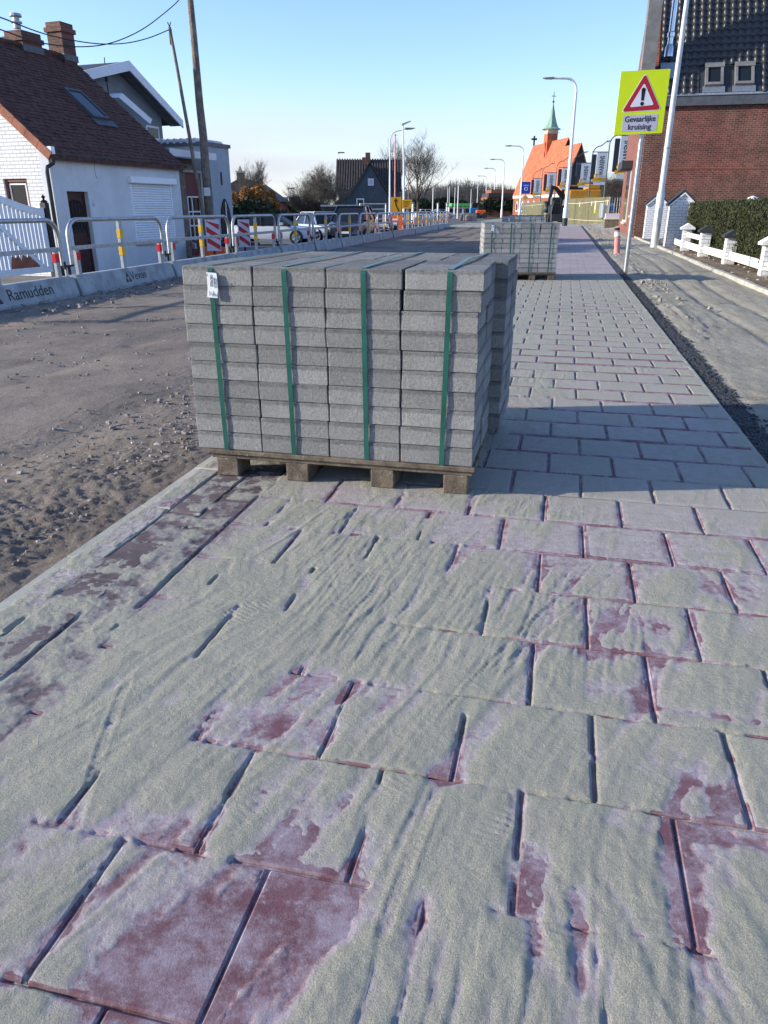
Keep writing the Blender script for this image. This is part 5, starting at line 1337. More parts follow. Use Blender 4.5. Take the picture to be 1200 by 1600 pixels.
# ================================================================== RIGHT SIDE, FAR
# ---- church
CO = at(888, 214, 126)
chx = thing('church', 'brick church with bright orange tiled roof and green copper spire', 'church', (CO[0], CO[1], -.1), -8)
HW, EZ, RZ, CL = 3.0, 3.6, 11.45, 16.2
MB().prism([(-HW+.2, 0), (HW-.2, 0), (HW-.2, EZ), (0, RZ-.25), (-HW+.2, EZ)], 'y', 0.05, CL).build('nave_wall', M['church_dark'], chx)
MB().prism([(-HW-.15, EZ-.15), (0, RZ), (0, RZ-.3), (-HW+.1, EZ-.15)], 'y', -.25, CL + .3).build('roof', M['church_roof'], chx)
MB().prism([(HW+.15, EZ-.15), (0, RZ), (0, RZ-.3), (HW-.1, EZ-.15)], 'y', -.25, CL + .3).build('roof', M['church_roof'], chx)
MB().box(-HW-.2, -HW+.19, -.1, CL, EZ-.6, EZ-.16).build('cornice', M['cream'], chx)
MB().box(-HW-.05, -HW+.195, 0, CL, 0, EZ-.601).build('side_wall', M['church_brick'], chx)
for k in range(5):
    wn_ = MB().prism([(1.2+k*3, .9), (2.4+k*3, .9), (2.4+k*3, 2.0), (1.8+k*3, 2.6), (1.2+k*3, 2.0)], 'x', -HW-.12, -HW-.051).build('window', M['frame_w'], chx)
    MB().prism([(1.35+k*3, 1.05), (2.25+k*3, 1.05), (2.25+k*3, 1.95), (1.8+k*3, 2.4), (1.35+k*3, 1.95)], 'x', -HW-.13, -HW-.121).build('pane', M['glass'], wn_)
# chancel nearer
cx = -1.0; hw2 = 2.5; rz2 = 10.1; ez2 = 3.5
MB().prism([(cx-hw2+.2, 0), (cx+hw2-.2, 0), (cx+hw2-.2, ez2), (cx, rz2-.25), (cx-hw2+.2, ez2)], 'y', -8.0, -.3).build('chancel_wall', M['church_dark'], chx)
for sg in (-1, 1): MB().prism([(cx+sg*(hw2+.12), ez2-.15), (cx, rz2), (cx, rz2-.3), (cx+sg*(hw2-.1), ez2-.15)], 'y', -8.2, -.26).build('chancel_roof', M['church_roof'], chx)
MB().box(cx-hw2-.15, cx-hw2+.19, -8, -.3, ez2-.6, ez2-.16).build('cornice', M['cream'], chx)
MB().box(cx-hw2-.02, cx-hw2+.195, -8, -.3, 0, ez2-.601).build('side_wall', M['church_brick'], chx)
MB().box(cx-.5, cx+.5, -8.1, -8.001, rz2-4.4, rz2-2.6).build('gable_niche', M['zincgrey'], chx)
# fleche
sy = 7.9
MB().box(-.85, .85, sy-.85, sy+.85, RZ-2.6, RZ+1.1).build('spire_base', M['church_roof'], chx)
MB().box(-1.0, -.851, sy-.35, sy+.35, RZ-4.8, RZ-.1).build('spire_buttress', M['church_roof'], chx)
MB().lathe([(1.25, RZ+1.101), (1.35, RZ+1.3), (1.15, RZ+1.35), (1.3, RZ+1.6), (1.5, RZ+1.75)], 0, sy, 4, math.pi/4).build('spire_cornice', M['cream'], chx)
spm = MB().lathe([(1.6, RZ+1.751), (1.1, RZ+2.0), (.80, RZ+2.6), (.52, RZ+3.5), (.26, RZ+4.6), (.06, RZ+5.5)], 0, sy, 8, math.pi/8).build('spire', M['copper'], chx)
MB().tube([(0, sy, RZ+5.4), (0, sy, RZ+7.1)], .05, 6).tube([(-.35, sy, RZ+6.5), (.35, sy, RZ+6.5)], .05, 6).lathe([(.05, RZ+5.5), (.2, RZ+5.7), (.05, RZ+5.9)], 0, sy, 8).build('spire_cross', M['anth'], chx)
MB().box(-.12, .12, CL-.1, CL+.1, RZ, RZ+1.5).box(-.5, .5, CL-.08, CL+.08, RZ+.85, RZ+1.15).build('ridge_cross', M['anth'], chx)
# ---- parish hall left of the church
a = at(760, 330, 150); b = at(806, 330, 150); zt = at(780, 296, 150)[2]; zm = at(780, 308, 150)[2]
hl = thing('brick_hall', 'low orange brick hall with dark flat roof left of the church', 'building', ((a[0]+b[0])/2, 150, -.3))
w_ = (b[0]-a[0])/2
MB().box(-w_, w_, 0, 9, 0, zm+.3).build('wall', M['church_brick'], hl)
MB().box(-w_+.2, w_+1.6, -.4, 9.5, zm+.301, zm+1.0).build('roof', M['church_dark'], hl); MB().box(-w_+.8, w_+1.2, .5, 9, zm+1.001, zt+.3).build('upper_roof', M['church_brick'], hl)
MB().box(w_, w_+2.2, -.2, 4, 0, zt-.1).build('tower_bay', M['church_dark'], hl); MB().box(w_-.05, w_+2.25, -.25, 4.1, zt-1.3, zt-.9).build('band', M['cream'], hl)
for k in range(3): MB().box(-w_+.4+k*1.7, -w_+1.5+k*1.7, -.05, -.001, 1.2, zm-.2).build('window', M['glass'], hl)
# ---- filling station canopy
a = at(706, 318, 215); b = at(764, 318, 215)
fs_ = thing('green_canopy', 'far filling station canopy with bright green edge', 'canopy', ((a[0]+b[0])/2, 215, -.3))
w_ = (b[0]-a[0])/2; z0 = at(700, 322.5, 215)[2] + .3; z1 = at(700, 317.5, 215)[2] + .3
MB().box(-w_, w_, 0, 9, z0, z1).build('canopy_edge', M['green_can'], fs_)
for k in range(5): MB().box(-w_+.6+k*w_*.47, -w_+1.0+k*w_*.47, 1, 1.4, 0, z0).build('column', M['white'], fs_)
MB().box(-w_, w_*.8, 10, 16, 0, z0-.2).build('shop', M['signplate'], fs_)
for k in range(6): MB().box(-w_+.3+k*w_*.3, -w_+1.4+k*w_*.3, 9.9, 9.999, .6, z0-.5).build('shop_window', M['glass'], fs_)
for (px, Y, m_, w2, h2, lb) in ((743, 120, 'bluetarp', .9, 1.5, 'small blue machine standing on the far road'), (751, 118, 'orange', .7, 1.2, 'small orange machine right of the blue one')):
    q = at(px, 333, Y); root = thing('road_roller', lb, 'machine', (q[0], Y, -.15))
    MB().cbox(-w2, w2, -.6, .6, .45, h2, .12, 2).build('body', M[m_], root); MB().cbox(-w2*.7, w2*.5, -.5, .5, h2, h2+.7, .08).build('cab', M['glass'], root)
    for sx in (-w2*.75, w2*.75): MB().disc('y', (sx, -.1, .42), .42, 1.1, 14).build('drum', M['anth'], root)
for (px, Y, lb) in ((727, 105, 'left dark rubble heap on the far road'), (733, 104, 'right dark rubble heap on the far road')):
    q = at(px, 335, Y); hp = MB(); rr = random.Random(px)
    for k in range(16): hp.cbox(rr.uniform(-.7,.5), rr.uniform(-.4,.8)+.25, rr.uniform(-.5,.3), rr.uniform(-.2,.6)+.2, -.1, rr.uniform(.2,.8), .04)
    o = hp.build('rubble_heap', M['stone']); o.location = (q[0], Y, -.15); tag(o, lb, 'heap')

# ---- dark lamp posts with hanging banners
def banner_post(label_l, label_b, px, Y, H, bt, bb, bw, blab):
    x = at(px, 345, Y)[0]
    root = lamp(label_l, (x, Y, -.1), H, 1.7, 1, 'polegreen', .07, 'dark curved lamp posts behind the fence', None, .5, .35, 0)
    q = at(px, bt, Y)[2]; q2 = at(px, bb, Y)[2]
    bn = thing('hanging_banner', label_b, 'banner', (x, Y, q2), 0, 'white and yellow hanging banners'); h = q - q2
    x1, x0 = -.08, -.08 - bw
    MB().box(x0, x1, -.02, .0, h*.16, h).build('cloth', M['bannerw'], bn)
    MB().box(x0 - .42, x0 - .02, .06, .08, h*.16, h*.94).build('dark_strip', M['bannerd'], bn)  # near-black strip just left of the cloth
    MB().prism([(x0-.25, h*.10), (x1, h*.14), (x1+.02, h*.21), (x1-bw*.5, h*.22), (x0-.2, h*.20)], 'y', -.04, -.021).build('yellow_band', M['signyellow'], bn)
    MB().box(x0-.1, x1, -.02, .0, 0, h*.10).build('lower_cloth', M['bannerw'], bn)
    MB().tube([(x0+.12+.20*math.cos(k*6.2832/14), -.045, h*.27+.20*math.sin(k*6.2832/14)) for k in range(15)], .035, 5, False).build('ring_emblem', M['signyellow'], bn)
    MB().tube([(-.02, -.01, h+.03), (x0-.45, -.01, h+.03)], .03, 6).build('banner_arm', M['polegreen'], bn)
    lettering('WARRENS', bw*.62, M['ink'], bn, face_matrix(((x0+x1)/2 + .04, -.022, h*.60), (0,0,1), (-1,0,0)), sx=h*.60/(bw*.62*4.75), bold=.012)
    return root
NB = ['nearest', 'second', 'third', 'fourth', 'fifth', 'sixth', 'seventh']
for i, (px, Y, H, bt, bb, bw) in enumerate(((977,62,7.0,212,279,.95),(940,68,6.95,238,289,.85),(916,79,6.9,255,293,.9),(886.5,92,6.8,262,296,1.0),(863.5,105,7.0,270,304,1.05),(842,118,7.0,279,309,1.0))):
    banner_post('%s dark curved lamp post with banner, counted from the brick house' % NB[i], '%s white banner with vertical lettering and yellow foot, counted from the brick house' % NB[i], px, Y, H, bt, bb, bw, i)
for i, (px, Y) in enumerate(((829,132),(816,146))):
    x = at(px, 340, Y)[0]; lamp('%s dark curved lamp post without banner, left of all the banners' % ('nearer', 'farther')[i], (x, Y, -.1), 7.0, 1.7, 1, 'polegreen', .07, 'dark curved lamp posts behind the fence', None, .5, .35)
# ---- road signs before the church
Y = 84; x = at(819, 330, Y)[0]
rs1 = thing('blue_sign', 'blue road sign above a yellow diamond sign before the church', 'sign', (x, Y, -.1))
def zz(py): return at(819, py, Y)[2] + .1
MB().tube([(0,.06,0),(0,.06,zz(283))], .04, 8).build('post', M['galv'], rs1)
bl = MB().cbox(-.42, .48, -.02, .0, zz(303), zz(284), .03).build('blue_panel', M['signblue'], rs1)
MB().tube([(.05+.16*math.cos(k*.5), -.03, zz(295)+.16*math.sin(k*.5)) for k in range(13)], .03, 5, False).box(-.25, .3, -.03, -.021, zz(290), zz(289)).build('white_symbol', M['white'], rs1)
dm = zz(309); MB().prism([(0, dm-.36), (.36, dm), (0, dm+.36), (-.36, dm)], 'y', -.03, -.005).build('diamond_border', M['white'], rs1); MB().prism([(0, dm-.27), (.27, dm), (0, dm+.27), (-.27, dm)], 'y', -.04, -.031).build('diamond', M['signyellow'], rs1)
# ---- olive board fences
def board_fence(label, A, B, h, n, tapes):
    A = Vector(A); B = Vector(B); d = B - A; L = d.length; root = thing('board_fence', label, 'fence', tuple(A)); root.rotation_euler = (0, 0, math.atan2(d.y, d.x))
    rr = random.Random(n); wd = L / n
    for k in range(n):
        MB().cbox(k*wd+.012, (k+1)*wd-.012, -.03, .03, -.1, h + rr.uniform(-.02,.03), .008).build('board', M['olive'], root)
    MB().box(0, L, .031, .10, .35, .47).build('rail', M['olive'], root); MB().box(0, L, .031, .10, h-.4, h-.28).build('rail', M['olive'], root)
    MB().tube([(0, -.05, h*.80), (L*.3, -.05, h*.79), (L*.6, -.05, h*.82), (L, -.05, h*.86)], .025, 5).build('barrier_tape', M['cream'], root)
    MB().tube([(0, -.05, h*.16), (L*.5, -.05, h*.13), (L, -.05, h*.14)], .02, 5).build('barrier_tape', M['cream'], root)
    for (u, z0, z1, w) in tapes:
        MB().box(L*u, L*u+w, -.045, -.032, h*z0, h*z1).build('tape_end', M['cream'], root)
        if w > .25: MB().box(L*u, L*u+w, -.05, -.046, h*z0, h*(z0+.3*(z1-z0))).build('yellow_tape', M['signyellow'], root)
board_fence('olive board fence near the brick house with hanging tape', (at(884,350,74)[0], 74, 0), (at(949,352,62)[0], 62, 0), 2.05, 10, ((.33,.66,.84,.2),(.62,.70,.86,.15),(.70,.42,.86,.3),(.96,.70,.9,.12)))
board_fence('long far olive board fence before the church', (at(812,338,140)[0], 140, 0), (at(858,340,98)[0], 98, 0), 2.1, 22, ((.5,.6,.85,.3),(.9,.3,.85,.5)))
# grey mesh gate and pallet of timber by the house corner
Y = 60; A = at(949, 350, Y); B = at(968, 350, Y)
mg = thing('mesh_fence', 'pale wire mesh site fence between olive fence and brick house', 'fence', (A[0], Y, 0)); w_ = B[0]-A[0]+.6
MB().tube([(0,0,0),(0,0,2),(w_,0,2),(w_,0,0)], .03, 6).build('frame', M['galv'], mg)
for k in range(8): MB().tube([(w_*k/8,0,.1),(w_*k/8,0,1.98)], .012, 4).build('wire', M['galv'], mg)
for k in range(5): MB().tube([(0,0,.3+k*.36),(w_,0,.3+k*.36)], .012, 4).build('wire', M['galv'], mg)
bk = thing('white_tank', 'white tank with red and blue bins behind the mesh fence', 'tank', (A[0]+.5, 63, 0)); MB().cbox(-.3,.6,-.5,.5,.5,1.6,.08,2).build('tank', M['carsilver'], bk); MB().cbox(.15,.75,-.8,-.51,.4,.95,.06).build('red_bin', M['orange'], bk); MB().cbox(.05,.5,-.75,-.51,1.0,1.4,.05).build('blue_bin', M['bluetarp'], bk)
x, y, _ = at(956, 358, 51); pw = thing('timber_pallet', 'weathered wooden pallet with planks at the brick house corner', 'pallet', (x, y, 0.0), 13)
for k in range(3): MB().cbox(-.5,.5,-.6+k*.5,-.45+k*.5,.0,.55,.01).build('block', M['wood'], pw)
for k in range(5): MB().cbox(-.55,.55,-.65+k*.28,-.45+k*.28,.551,.62,.008).build('plank', M['cream'], pw)
for k in range(4): MB().cbox(-.5,.5,-.5+k*.28,-.3+k*.28,.621,.9,.01).build('plank', M['signplate'], pw)
# sandy bank at the foot of the fence
T = np.arange(-.5, 4.3, .12); S = np.arange(44, 84, .25); SS, TT = np.meshgrid(S, T + 1.55, indexing='ij')
Z = -.05 + .42 * np.exp(-((TT - 3.3 + .02*(SS-60)) / .9) ** 2) * (.35 + 1.3*np.abs(fbm(SS*.9, TT*.9, 3, 44))) * sstep(44, 52, SS) * sstep(84, 76, SS) + .02
sb_ = grid_mesh('sand_bank', S, T + 1.55, Z, M['sandy']); tag(sb_, 'pale yellow sand bank at the foot of the olive fence', 'sand', kind='stuff')
# ---- excavator
Y = 80; x = at(872, 345, Y)[0]
ex = thing('excavator', 'orange yellow excavator with black boom behind the fence gap', 'excavator', (x + 1.4, Y + 2.5, 0), 0)
MB().cbox(-.2, 3.0, -1.2, 1.2, 1.5, 3.0, .12, 2).build('body', M['digger'], ex); MB().cbox(1.7, 2.9, -1.1, 1.1, 3.0, 3.5, .1, 2).build('engine_cover', M['digger'], ex)
cb = MB().hexa([(-.6,-1.15,1.5),(.6,-1.15,1.5),(.6,-.1,1.5),(-.6,-.1,1.5),(-.35,-1.1,3.3),(.55,-1.1,3.3),(.55,-.15,3.3),(-.35,-.15,3.3)]).build('cab', M['glass'], ex); MB().box(-.45,.65,-1.2,-.05,3.301,3.42).build('cab_roof', M['digger'], cb)
for sy_ in (-1.05, 1.05): MB().prism([(-.9,.0),(2.4,.0),(2.8,.4),(2.4,.85),(-.9,.85),(-1.3,.4)], 'y', sy_-.3, sy_+.3).build('track', M['black'], ex)
MB().box(.2, 1.8, -.7, .7, .851, 1.499).build('turntable', M['black'], ex)
MB().prism([(-.3,1.7),(-.1,2.3),(-1.2,3.3),(-1.7,3.4),(-1.7,3.1),(-1.35,3.0)], 'y', .1, .5).build('boom', M['black'], ex)
MB().prism([(-1.8,3.5),(-1.5,3.3),(-1.75,1.7),(-2.05,1.7)], 'y', .15, .45).build('dipper_arm', M['anth'], ex)
MB().prism([(-2.3,1.9),(-1.5,2.0),(-1.3,1.2),(-1.7,.7),(-2.4,.9),(-2.1,1.3)], 'y', -.2, .8).build('bucket', M['black'], ex)
MB().tube([(-.4,.3,2.4),(-1.6,.3,3.3)], .09, 8).build('hydraulic_ram', M['galv'], ex)
# small dark loader at the fence gap
x = at(866, 346, 76)[0]; ld = thing('loader', 'black compact loader standing at the gap in the fence', 'loader', (x, 76, 0))
MB().cbox(-.5,.5,-.6,.9,.4,1.5,.08).build('body', M['black'], ld); MB().cbox(-.4,.4,-.3,.7,1.501,2.2,.05).build('cab', M['glass'], ld)
for a in (-.6,.6): 
    for b in (-.35,.6): MB().disc('x', (a, b, .36), .36, .25, 14).build('wheel', M['tyre'], ld)
MB().prism([(-.6,.1),(-.6,.9),(-1.2,1.8),(-1.0,1.9),(-.3,1.0)], 'x', -.45, -.3).build('lift_arm', M['anth'], ld); MB().cbox(-.6,.6,-1.3,-.7,.1,.7,.05).build('bucket', M['anth'], ld)
# dark buildings behind the banners
a = at(905, 330, 150); b = at(985, 330, 150); zt = at(940, 285, 150)[2]
bd = thing('dark_shed', 'dark long shed behind the banner posts', 'building', ((a[0]+b[0])/2, 150, -.2)); w_ = (b[0]-a[0])/2
MB().box(-w_, w_, 0, 10, 0, zt).build('wall', M['church_dark'], bd); MB().hexa([(-w_-.3,-.4,zt),(w_+.3,-.4,zt),(w_+.3,10,zt),(-w_-.3,10,zt),(-w_-.3,-.4,zt+.2),(w_+.3,-.4,zt+.2),(w_+.3,10,zt+.9),(-w_-.3,10,zt+.9)]).build('roof', M['zincgrey'], bd)
for i, (px, lb) in enumerate(((948, 'bare purple brown tree behind the nearest banner'), (968, 'bare tree close to the brick house behind the banners'))):
    x, y, _ = at(px, 330, 110); tree('bare_tree', lb, 'tree', (x, y, -.2), 5.2 + .5*i, 1.1, 80 + i, 5, .1, 1.3, .3, .15)
# ================================================================== BRICK HOUSE
BH = gp(989, 371); bz = 0.0
bh = thing('brick_house', 'red brick house with dark pantile roof, two roof windows and grey chimney breast', 'house', (BH[0], BH[1], bz), ROAD)
EV = 5.45; BW = 9.0; DP = 11.0; PIT = rad(52)
MB().box(0, BW, 0, .3, -.2, EV).build('front_wall', M['brick_front'], bh)
sw = MB(); AP = DP/2*math.tan(PIT)
sw.prism([(.301, -.2), (DP, -.2), (DP, EV), (DP/2, EV + AP*.98), (.301, EV + .3*math.tan(PIT)*.6)], 'x', 0, .3); sw.build('gable_wall', M['brick_side'], bh)
MB().box(.3, BW, DP-.3, DP, -.2, EV).build('back_wall', M['brick_front'], bh); MB().box(BW-.3, BW, .301, DP-.301, -.2, EV).build('side_wall', M['brick_side'], bh)
MB().box(.35, BW, -.012, -.0005, 2.70, 2.77).build('brick_course', M['brick_side'], bh)
MB().box(.9, 1.3, -.006, -.0005, 3.2, 3.42).build('air_vent', M['chim'], bh)
MB().box(.25, BW+.2, -.16, -.001, EV-.38, EV+.02).build('eaves_board', M['zinc'], bh)
MB().box(.25, BW+.2, -.20, -.161, EV-.02, EV+.05).build('eaves_gutter', M['galv'], bh)
ct, st_ = math.cos(PIT), math.sin(PIT)
def R(d, h): return (-.16 + d*ct - h*st_, EV + .02 + d*st_ + h*ct)
p = [R(0,-.08), R(9.2,-.08), R(9.2,-.001), R(0,-.001)]
rf = MB().prism(p, 'x', .32, BW + .2).build('roof', M['anth'], bh)
q = [(DP - a, b) for a, b in p]; MB().prism(q, 'x', .32, BW+.2).build('roof', M['anth'], bh)
# single pantiles on the visible part
cw, rh = .30, .36
prof = [(0,.012),(.03,.05),(.075,.066),(.12,.05),(.15,.018),(.20,.0),(.26,.0),(.305,.014)]
vs = []; 
for (dd, lift) in ((-.03,.028),(.37,.0)):
    for (xx, hh) in prof:
        yy, zz_ = dd*ct - (hh+lift)*st_, dd*st_ + (hh+lift)*ct; vs.append((xx, yy, zz_))
for (xx, hh) in prof:
    dd = -.03; yy, zz_ = dd*ct - (hh+.008)*st_, dd*st_ + (hh+.008)*ct; vs.append((xx, yy, zz_))
n = len(prof); fsx = [(i, i+1, n+i+1, n+i) for i in range(n-1)] + [(2*n+i, 2*n+i+1, i+1, i) for i in range(n-1)]
pt = bpy.data.meshes.new('roof_tile'); pt.from_pydata(vs, [], fsx); pt.materials.append(M['pantile'])
bm = bmesh.new(); bm.from_mesh(pt); bmesh.ops.recalc_face_normals(bm, faces=bm.faces[:]); bm.to_mesh(pt); bm.free()
for pl in pt.polygons: pl.use_smooth = True
rr = random.Random(9); nt = 0; win_rect = ((2.05, 2.80, .25, 1.42), (3.18, 3.95, .25, 1.42)); rest = MB()
for i in range(24):
    for j in range(28):
        xx, dd = .35 + j*cw, i*rh
        if any(xx + .28 > a and xx < b and dd + .34 > c and dd < e for a, b, c, e in win_rect): continue
        if xx < .66 and dd > -1 and j < 1: pass
        y_, z_ = R(dd, .0)
        if nt < 300 and j < 18 and i < 18:
            o = link('roof_tile', pt, rf, (xx, y_, z_)); o.rotation_euler = (rr.uniform(-.01,.01), rr.uniform(-.01,.01), rr.uniform(-.008,.008)); nt += 1
        else:
            rest.add([(v.co.x + xx, v.co.y + y_, v.co.z + z_) for v in pt.vertices], [tuple(pl.vertices) for pl in pt.polygons])
o = rest.build('roof_tiles', M['pantile'], rf, fix=False); o['kind'] = 'stuff'
for (a, b, c, e) in win_rect:
    def RR(u, h, v): y_, z_ = R(v, h); return (u, y_, z_)
    f = MB()
    for (u0,u1,v0,v1) in ((a+.03,b-.03,c+.08,c+.2),(a+.03,b-.03,e-.22,e-.06),(a+.03,a+.13,c+.2,e-.22),(b-.13,b-.03,c+.2,e-.22)):
        f.hexa([RR(u,h,v) for h in (.0,.15) for (u,v) in ((u0,v0),(u1,v0),(u1,v1),(u0,v1))])
    wv = f.build('roof_window', M['zincgrey'], rf)
    MB().hexa([RR(u,h,v) for h in (.0,.10) for (u,v) in ((a+.131,c+.201),(b-.131,c+.201),(b-.131,e-.221),(a+.131,e-.221))]).build('pane', M['glass'], wv)
    MB().hexa([RR(u,h,v) for h in (.151,.175) for (u,v) in ((a,e-.24),(b,e-.24),(b,e-.02),(a,e-.02))]).build('window_hood', M['zincgrey'], wv)
    MB().hexa([RR(u,h,v) for h in (.03,.05) for (u,v) in ((a-.05,c-.22),(b+.05,c-.22),(b+.05,c+.079),(a-.05,c+.079))]).build('flashing', M['galv'], wv)
MB().box(-.46, .06, -.06, .9, EV+.05, 13.0).build('chimney_breast', M['zincgrey'], bh)
fl = MB().tube([(.62, .95, EV+1.6), (.62, .95, 12)], .12, 12).lathe([(.16, EV+2.25), (.16, EV+2.4), (.12, EV+2.45)], .62, .95, 12).lathe([(.20, EV+1.55),(.18, EV+1.9),(.12,EV+2.0)], .62, .95, 12).build('flue_pipe', M['steel'], bh, smooth=True)
MB().hexa([RR(u,h,v) for h in (.09,.11) for (u,v) in ((.33,.75),(1.05,.75),(1.05,1.55),(.33,1.55))]).build('flue_flashing', M['galv'], bh)
# gable: brick strip lit at the left, windows with shutter boxes in the road wall
for (y0, y1, z0, z1) in ((1.2, 2.6, .9, 2.9), (5.2, 7.6, .55, 2.95)):
    wv = MB().box(-.05, -.001, y0, y1, z0, z1).build('window', M['frame_w'], bh); MB().box(-.06, -.0505, y0+.09, y1-.09, z0+.09, z1-.09).build('pane', M['glass'], wv)
    MB().box(-.12, -.0005, y0-.05, y1+.05, z0-.1, z0-.001).build('sill', M['kerbstone'], wv)
MB().cbox(-.55, -.001, 5.1, 7.7, 2.96, 3.35, .03).build('shutter_box', M['anth'], bh)
MB().tube([(-.06, .25, .0), (-.06, .25, EV-.2)], .05, 8).build('downpipe', M['galv'], bh)
# ---- gate pillars
def gate_pillar(label, s, t, w, d, h):
    x, y, _ = W(s, t); root = thing('gate_pillar', label, 'pillar', (x, y, 0), ROAD, 'white gate pillars with pitched caps')
    MB().prism([(-w/2, -.05), (w/2, -.05), (w/2, h*.76), (0, h*.96), (-w/2, h*.76)], 'y', -d/2, d/2).build('shaft', M['wbrick'], root)
    for sg in (-1, 1):
        MB().prism([(sg*(w/2+.07), h*.73), (0, h*.965), (0, h*1.01), (sg*(w/2+.09), h*.765)], 'y', -d/2-.05, d/2+.05).build('cap_slab', M['anth'], root)
        MB().prism([(sg*(w/2+.05), h*.715), (0, h*.935), (0, h*.964), (sg*(w/2+.07), h*.729)], 'y', -d/2-.06, -d/2-.001).build('cap_trim', M['white'], root)
gate_pillar('white gate pillar with pitched cap, farther one left of the lamp post', 35.0, 3.62, .80, .5, 1.78)
gate_pillar('white gate pillar with pitched cap, nearer one at the hedge end', 27.5, 3.62, .78, .55, 1.72)
# ---- low white post and plank fence
gfl = None
fp = [(24.7, 3.5, .72), (21.75, 3.55, .72), (19.0, 3.66, .68), (15.7, 3.72, .66), (12.6, 3.75, .66)]
wf = thing('white_garden_fence', 'low white plank fence with capped brick posts before the hedge', 'fence', W(24.7, 3.5, 0), ROAD)
def lc(s, t): return (t - 3.5, s - 24.7)
for i, (s_, t_, h_) in enumerate(fp):
    lx, ly = lc(s_, t_)
    ps_ = MB().cbox(lx-.12, lx+.12, ly-.12, ly+.12, -.08, h_-.12, .008).build('post', M['wbrick'], wf)
    MB().prism([(lx-.19, h_-.119), (lx+.19, h_-.119), (lx+.19, h_-.07), (lx, h_+.05), (lx-.19, h_-.07)], 'y', ly-.18, ly+.18).build('post_cap', M['anth'] if i in (1, 2) else M['white'], ps_)
pp = [(27.2, 3.5)] + [(a, b) for a, b, _ in fp]
rr = random.Random(6)
for i in range(len(pp) - 1):
    (sa, ta), (sb, tb) = pp[i], pp[i+1]; ax, ay = lc(sa, ta); bx_, by = lc(sb, tb); ay -= .13; by += .13
    MB().hexa([(ax-.02,ay,.10),(ax+.02,ay,.10),(bx_+.02,by,.08),(bx_-.02,by,.08),(ax-.02,ay,.27),(ax+.02,ay,.27),(bx_+.02,by,.25),(bx_-.02,by,.25)]).build('plank', M['white_dirty'], wf)
    if i == 1:
        MB().hexa([(ax-.02,ay,.40),(ax+.02,ay,.40),(bx_+.02,by,.38),(bx_-.02,by,.38),(ax-.02,ay,.52),(ax+.02,ay,.52),(bx_+.02,by,.50),(bx_-.02,by,.50)]).build('plank', M['white_dirty'], wf)
# ---- hedge
hx0, hs0, hs1, hh = 3.78, 11.0, 27.1, 1.34
hd = thing('clipped_hedge', 'tall clipped dark green hedge along the white garden fence', 'hedge', W(hs0, hx0, 0), ROAD)
MB().box(.13, .92, .1, hs1-hs0-.12, 0, hh-.12).build('core', M['hedge_in'], hd)
hm = MB(); rr = random.Random(14)
for i in range(62000):
    f = rr.random(); yy = rr.uniform(0, hs1-hs0)
    bul = .07*math.sin(yy*5.1) + .05*math.sin(yy*12.3+1) + .03*math.sin(yy*27)
    if f < .66: c = Vector((.02 - bul + rr.uniform(-.01,.10), yy, rr.uniform(.12 + .1*math.sin(yy*3)**2, hh)))
    elif f < .84: c = Vector((rr.uniform(0,1.05), yy, hh + .02*math.sin(yy*6) + rr.uniform(-.1,.02)))
    elif f < .94: c = Vector((rr.uniform(-.03,1.05), (-.02 + rr.uniform(-.04,.1)) if rr.random() < .5 else hs1-hs0 - rr.uniform(0,.1), rr.uniform(.05,hh)))
    else: c = Vector((1.0 + bul + rr.uniform(-.05,.05), yy, rr.uniform(.05, hh)))
    u = Vector((rr.gauss(0,.5), rr.gauss(0,.5), 1)).normalized(); v = u.cross(Vector((rr.gauss(0,1), rr.gauss(0,1), .2))).normalized(); s = rr.uniform(.012,.034)
    hm.add([c - u*s, c + v*s*.42, c + u*s*1.2, c - v*s*.42], [(0,1,2,3)])
hm.build('leaves', M['hedge'], hd, fix=False)
x, y, z = at(1176, 312, 21); cp = thing('garden_pillar', 'white rounded pillar top showing above the hedge', 'pillar', (x, y, 0), ROAD); MB().cbox(-.14,.14,-.14,.14,-.05,z-.12,.02).lathe([(.2,z-.119),(.2,z-.05),(.12,z+.05),(.03,z+.09)],0,0,12).build('shaft', M['white'], cp)
# ---- near lamp post on the right, sign, marker
x, y = gp(1022, 386)
nl = thing('street_lamp', 'grey tapered lamp post rising past the brick house roof', 'street lamp', (x, y, 0))
MB().tube([(0,0,-.05),(0,0,1.60),(0,0,1.72),(0,0,4.2),(.02,0,9.0)], [.125,.125,.092,.085,.055], 14).build('pole', M['polepaint'], nl, smooth=True)
MB().box(-.06,.06,-.132,-.10,.7,1.2).build('service_hatch', M['polepaint'], nl); MB().tube([(0,0,2.9),(0,0,2.95)], .1, 14).build('collar', M['galv_dull'], nl)
MB().tube([(.02,0,9.0),(-.5,0,9.35),(-1.6,0,9.45)], .04, 8).cbox(-2.3,-1.5,-.12,.12,9.38,9.5,.03).build('lamp_arm', M['polepaint'], nl)
x, y = gp(978, 424); yaw = 0
sg = thing('warning_sign', 'square fluorescent yellow green warning sign with red triangle and lettering', 'sign', (x, y, 0), 6)
MB().tube([(0,.05,-.1),(0,.05,1.4),(.0,.05,3.4)], [.042,.042,.036], 12).build('post', M['galv'], sg, smooth=True)
sw_, z0, z1 = .435, 2.44, 3.48
cxs = -.075; tl_ = .028
pnl = MB().hexa([(cxs-sw_-.01,-.02,z0),(cxs+sw_-.01,-.02,z0+tl_),(cxs+sw_-.01,.0,z0+tl_),(cxs-sw_-.01,.0,z0),(cxs-sw_,-.02,z1),(cxs+sw_,-.02,z1+tl_),(cxs+sw_,.0,z1+tl_),(cxs-sw_,.0,z1)]).build('panel', M['fluo'], sg)
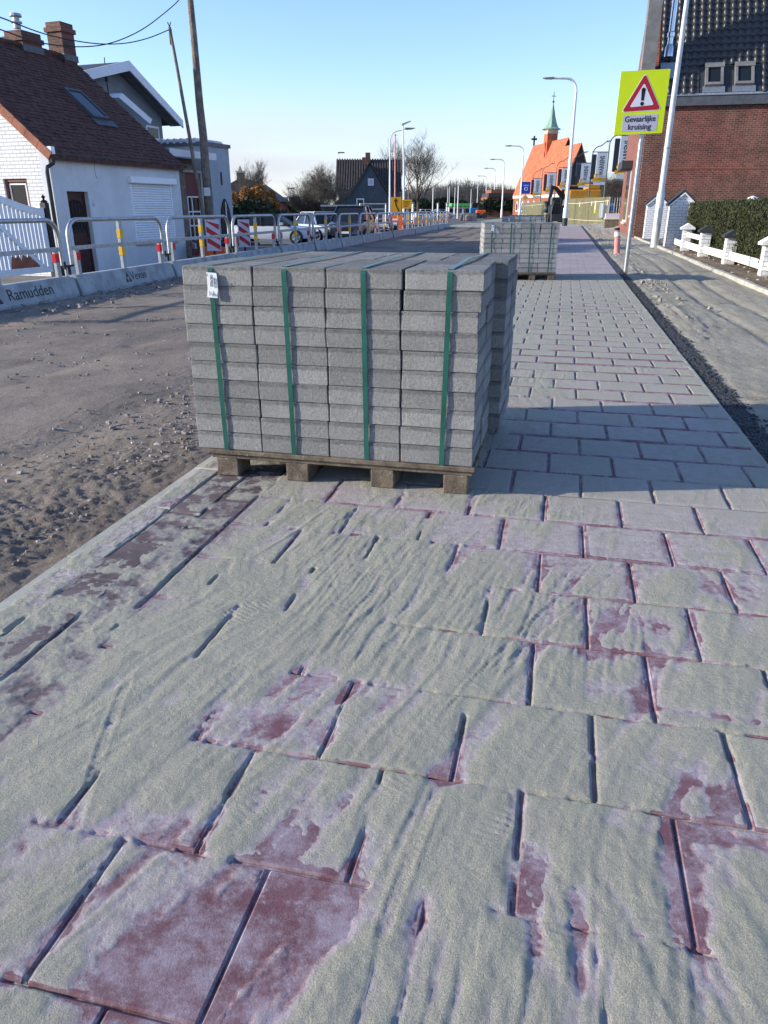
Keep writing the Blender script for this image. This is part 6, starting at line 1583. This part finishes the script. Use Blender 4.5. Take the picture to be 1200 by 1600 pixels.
MB().box(cxs-sw_+.05, cxs+sw_-.05, .001, .03, z0+.25, z0+.29).box(cxs-sw_+.05, cxs+sw_-.05, .001, .03, z1-.3, z1-.26).build('back_rail', M['galv'], sg)
def tri(r_, cz, d0, d1, m_, nm):
    pts = []
    for k in range(3):
        a = math.pi/2 + k*2*math.pi/3
        for da in (-.10, -.033, .033, .10):
            rr_ = r_ * (.965 if abs(da) > .05 else .99); pts.append((cxs + rr_*math.cos(a+da*.6), cz + rr_*math.sin(a+da*.6) + .018*math.cos(a)))
    MB().prism(pts, 'y', -d1, -d0).build(nm, M[m_], pnl)
cz = z0 + .60
tri(.392, cz, .0202, .0225, 'signwhite', 'triangle_rim'); tri(.372, cz, .0227, .0245, 'signred', 'triangle'); tri(.235, cz, .0247, .0262, 'signwhite', 'triangle_field')
MB().prism([(cxs-.036, cz+.14), (cxs+.036, cz+.145), (cxs+.026, cz-.035), (cxs-.024, cz-.035)], 'y', -.0282, -.0264).disc('y', (cxs, -.0273, cz+.14), .036, .0018, 16).disc('y', (cxs, -.0273, cz-.085), .034, .0018, 16).build('exclamation_mark', M['ink'], pnl)
MB().hexa([(cxs-.315,-.0225,z0+.055),(cxs+.315,-.0225,z0+.072),(cxs+.315,-.0203,z0+.072),(cxs-.315,-.0203,z0+.055),(cxs-.315,-.0225,z0+.325),(cxs+.315,-.0225,z0+.345),(cxs+.315,-.0203,z0+.345),(cxs-.315,-.0203,z0+.325)]).build('text_plate', M['signplate'], pnl)
lettering('Gevaarlijke', .135, M['ink'], pnl, face_matrix((cxs, -.0238, z0+.262), (1,0,.03), (0,0,1)), sx=.92, bold=.0022)
lettering('kruising', .135, M['ink'], pnl, face_matrix((cxs, -.0238, z0+.132), (1,0,.03), (0,0,1)), sx=1.0, bold=.0022)
x, y = gp(964, 397)
mk = thing('marker_post', 'short leaning pink and white marker post by the gutter', 'post', (x, y, 0), 0)
MB().tube([(0,0,-.05),(-.04,0,.45),(-.07,0,.62)], [.085,.08,.075], 12).build('tube', M['pink'], mk, smooth=True); MB().tube([(-.07,0,.62),(-.075,0,.68)], .075, 12).build('cap', M['black'], mk); MB().tube([(-.045,0,.47),(-.062,0,.57)], .082, 12).build('white_band', M['white'], mk)
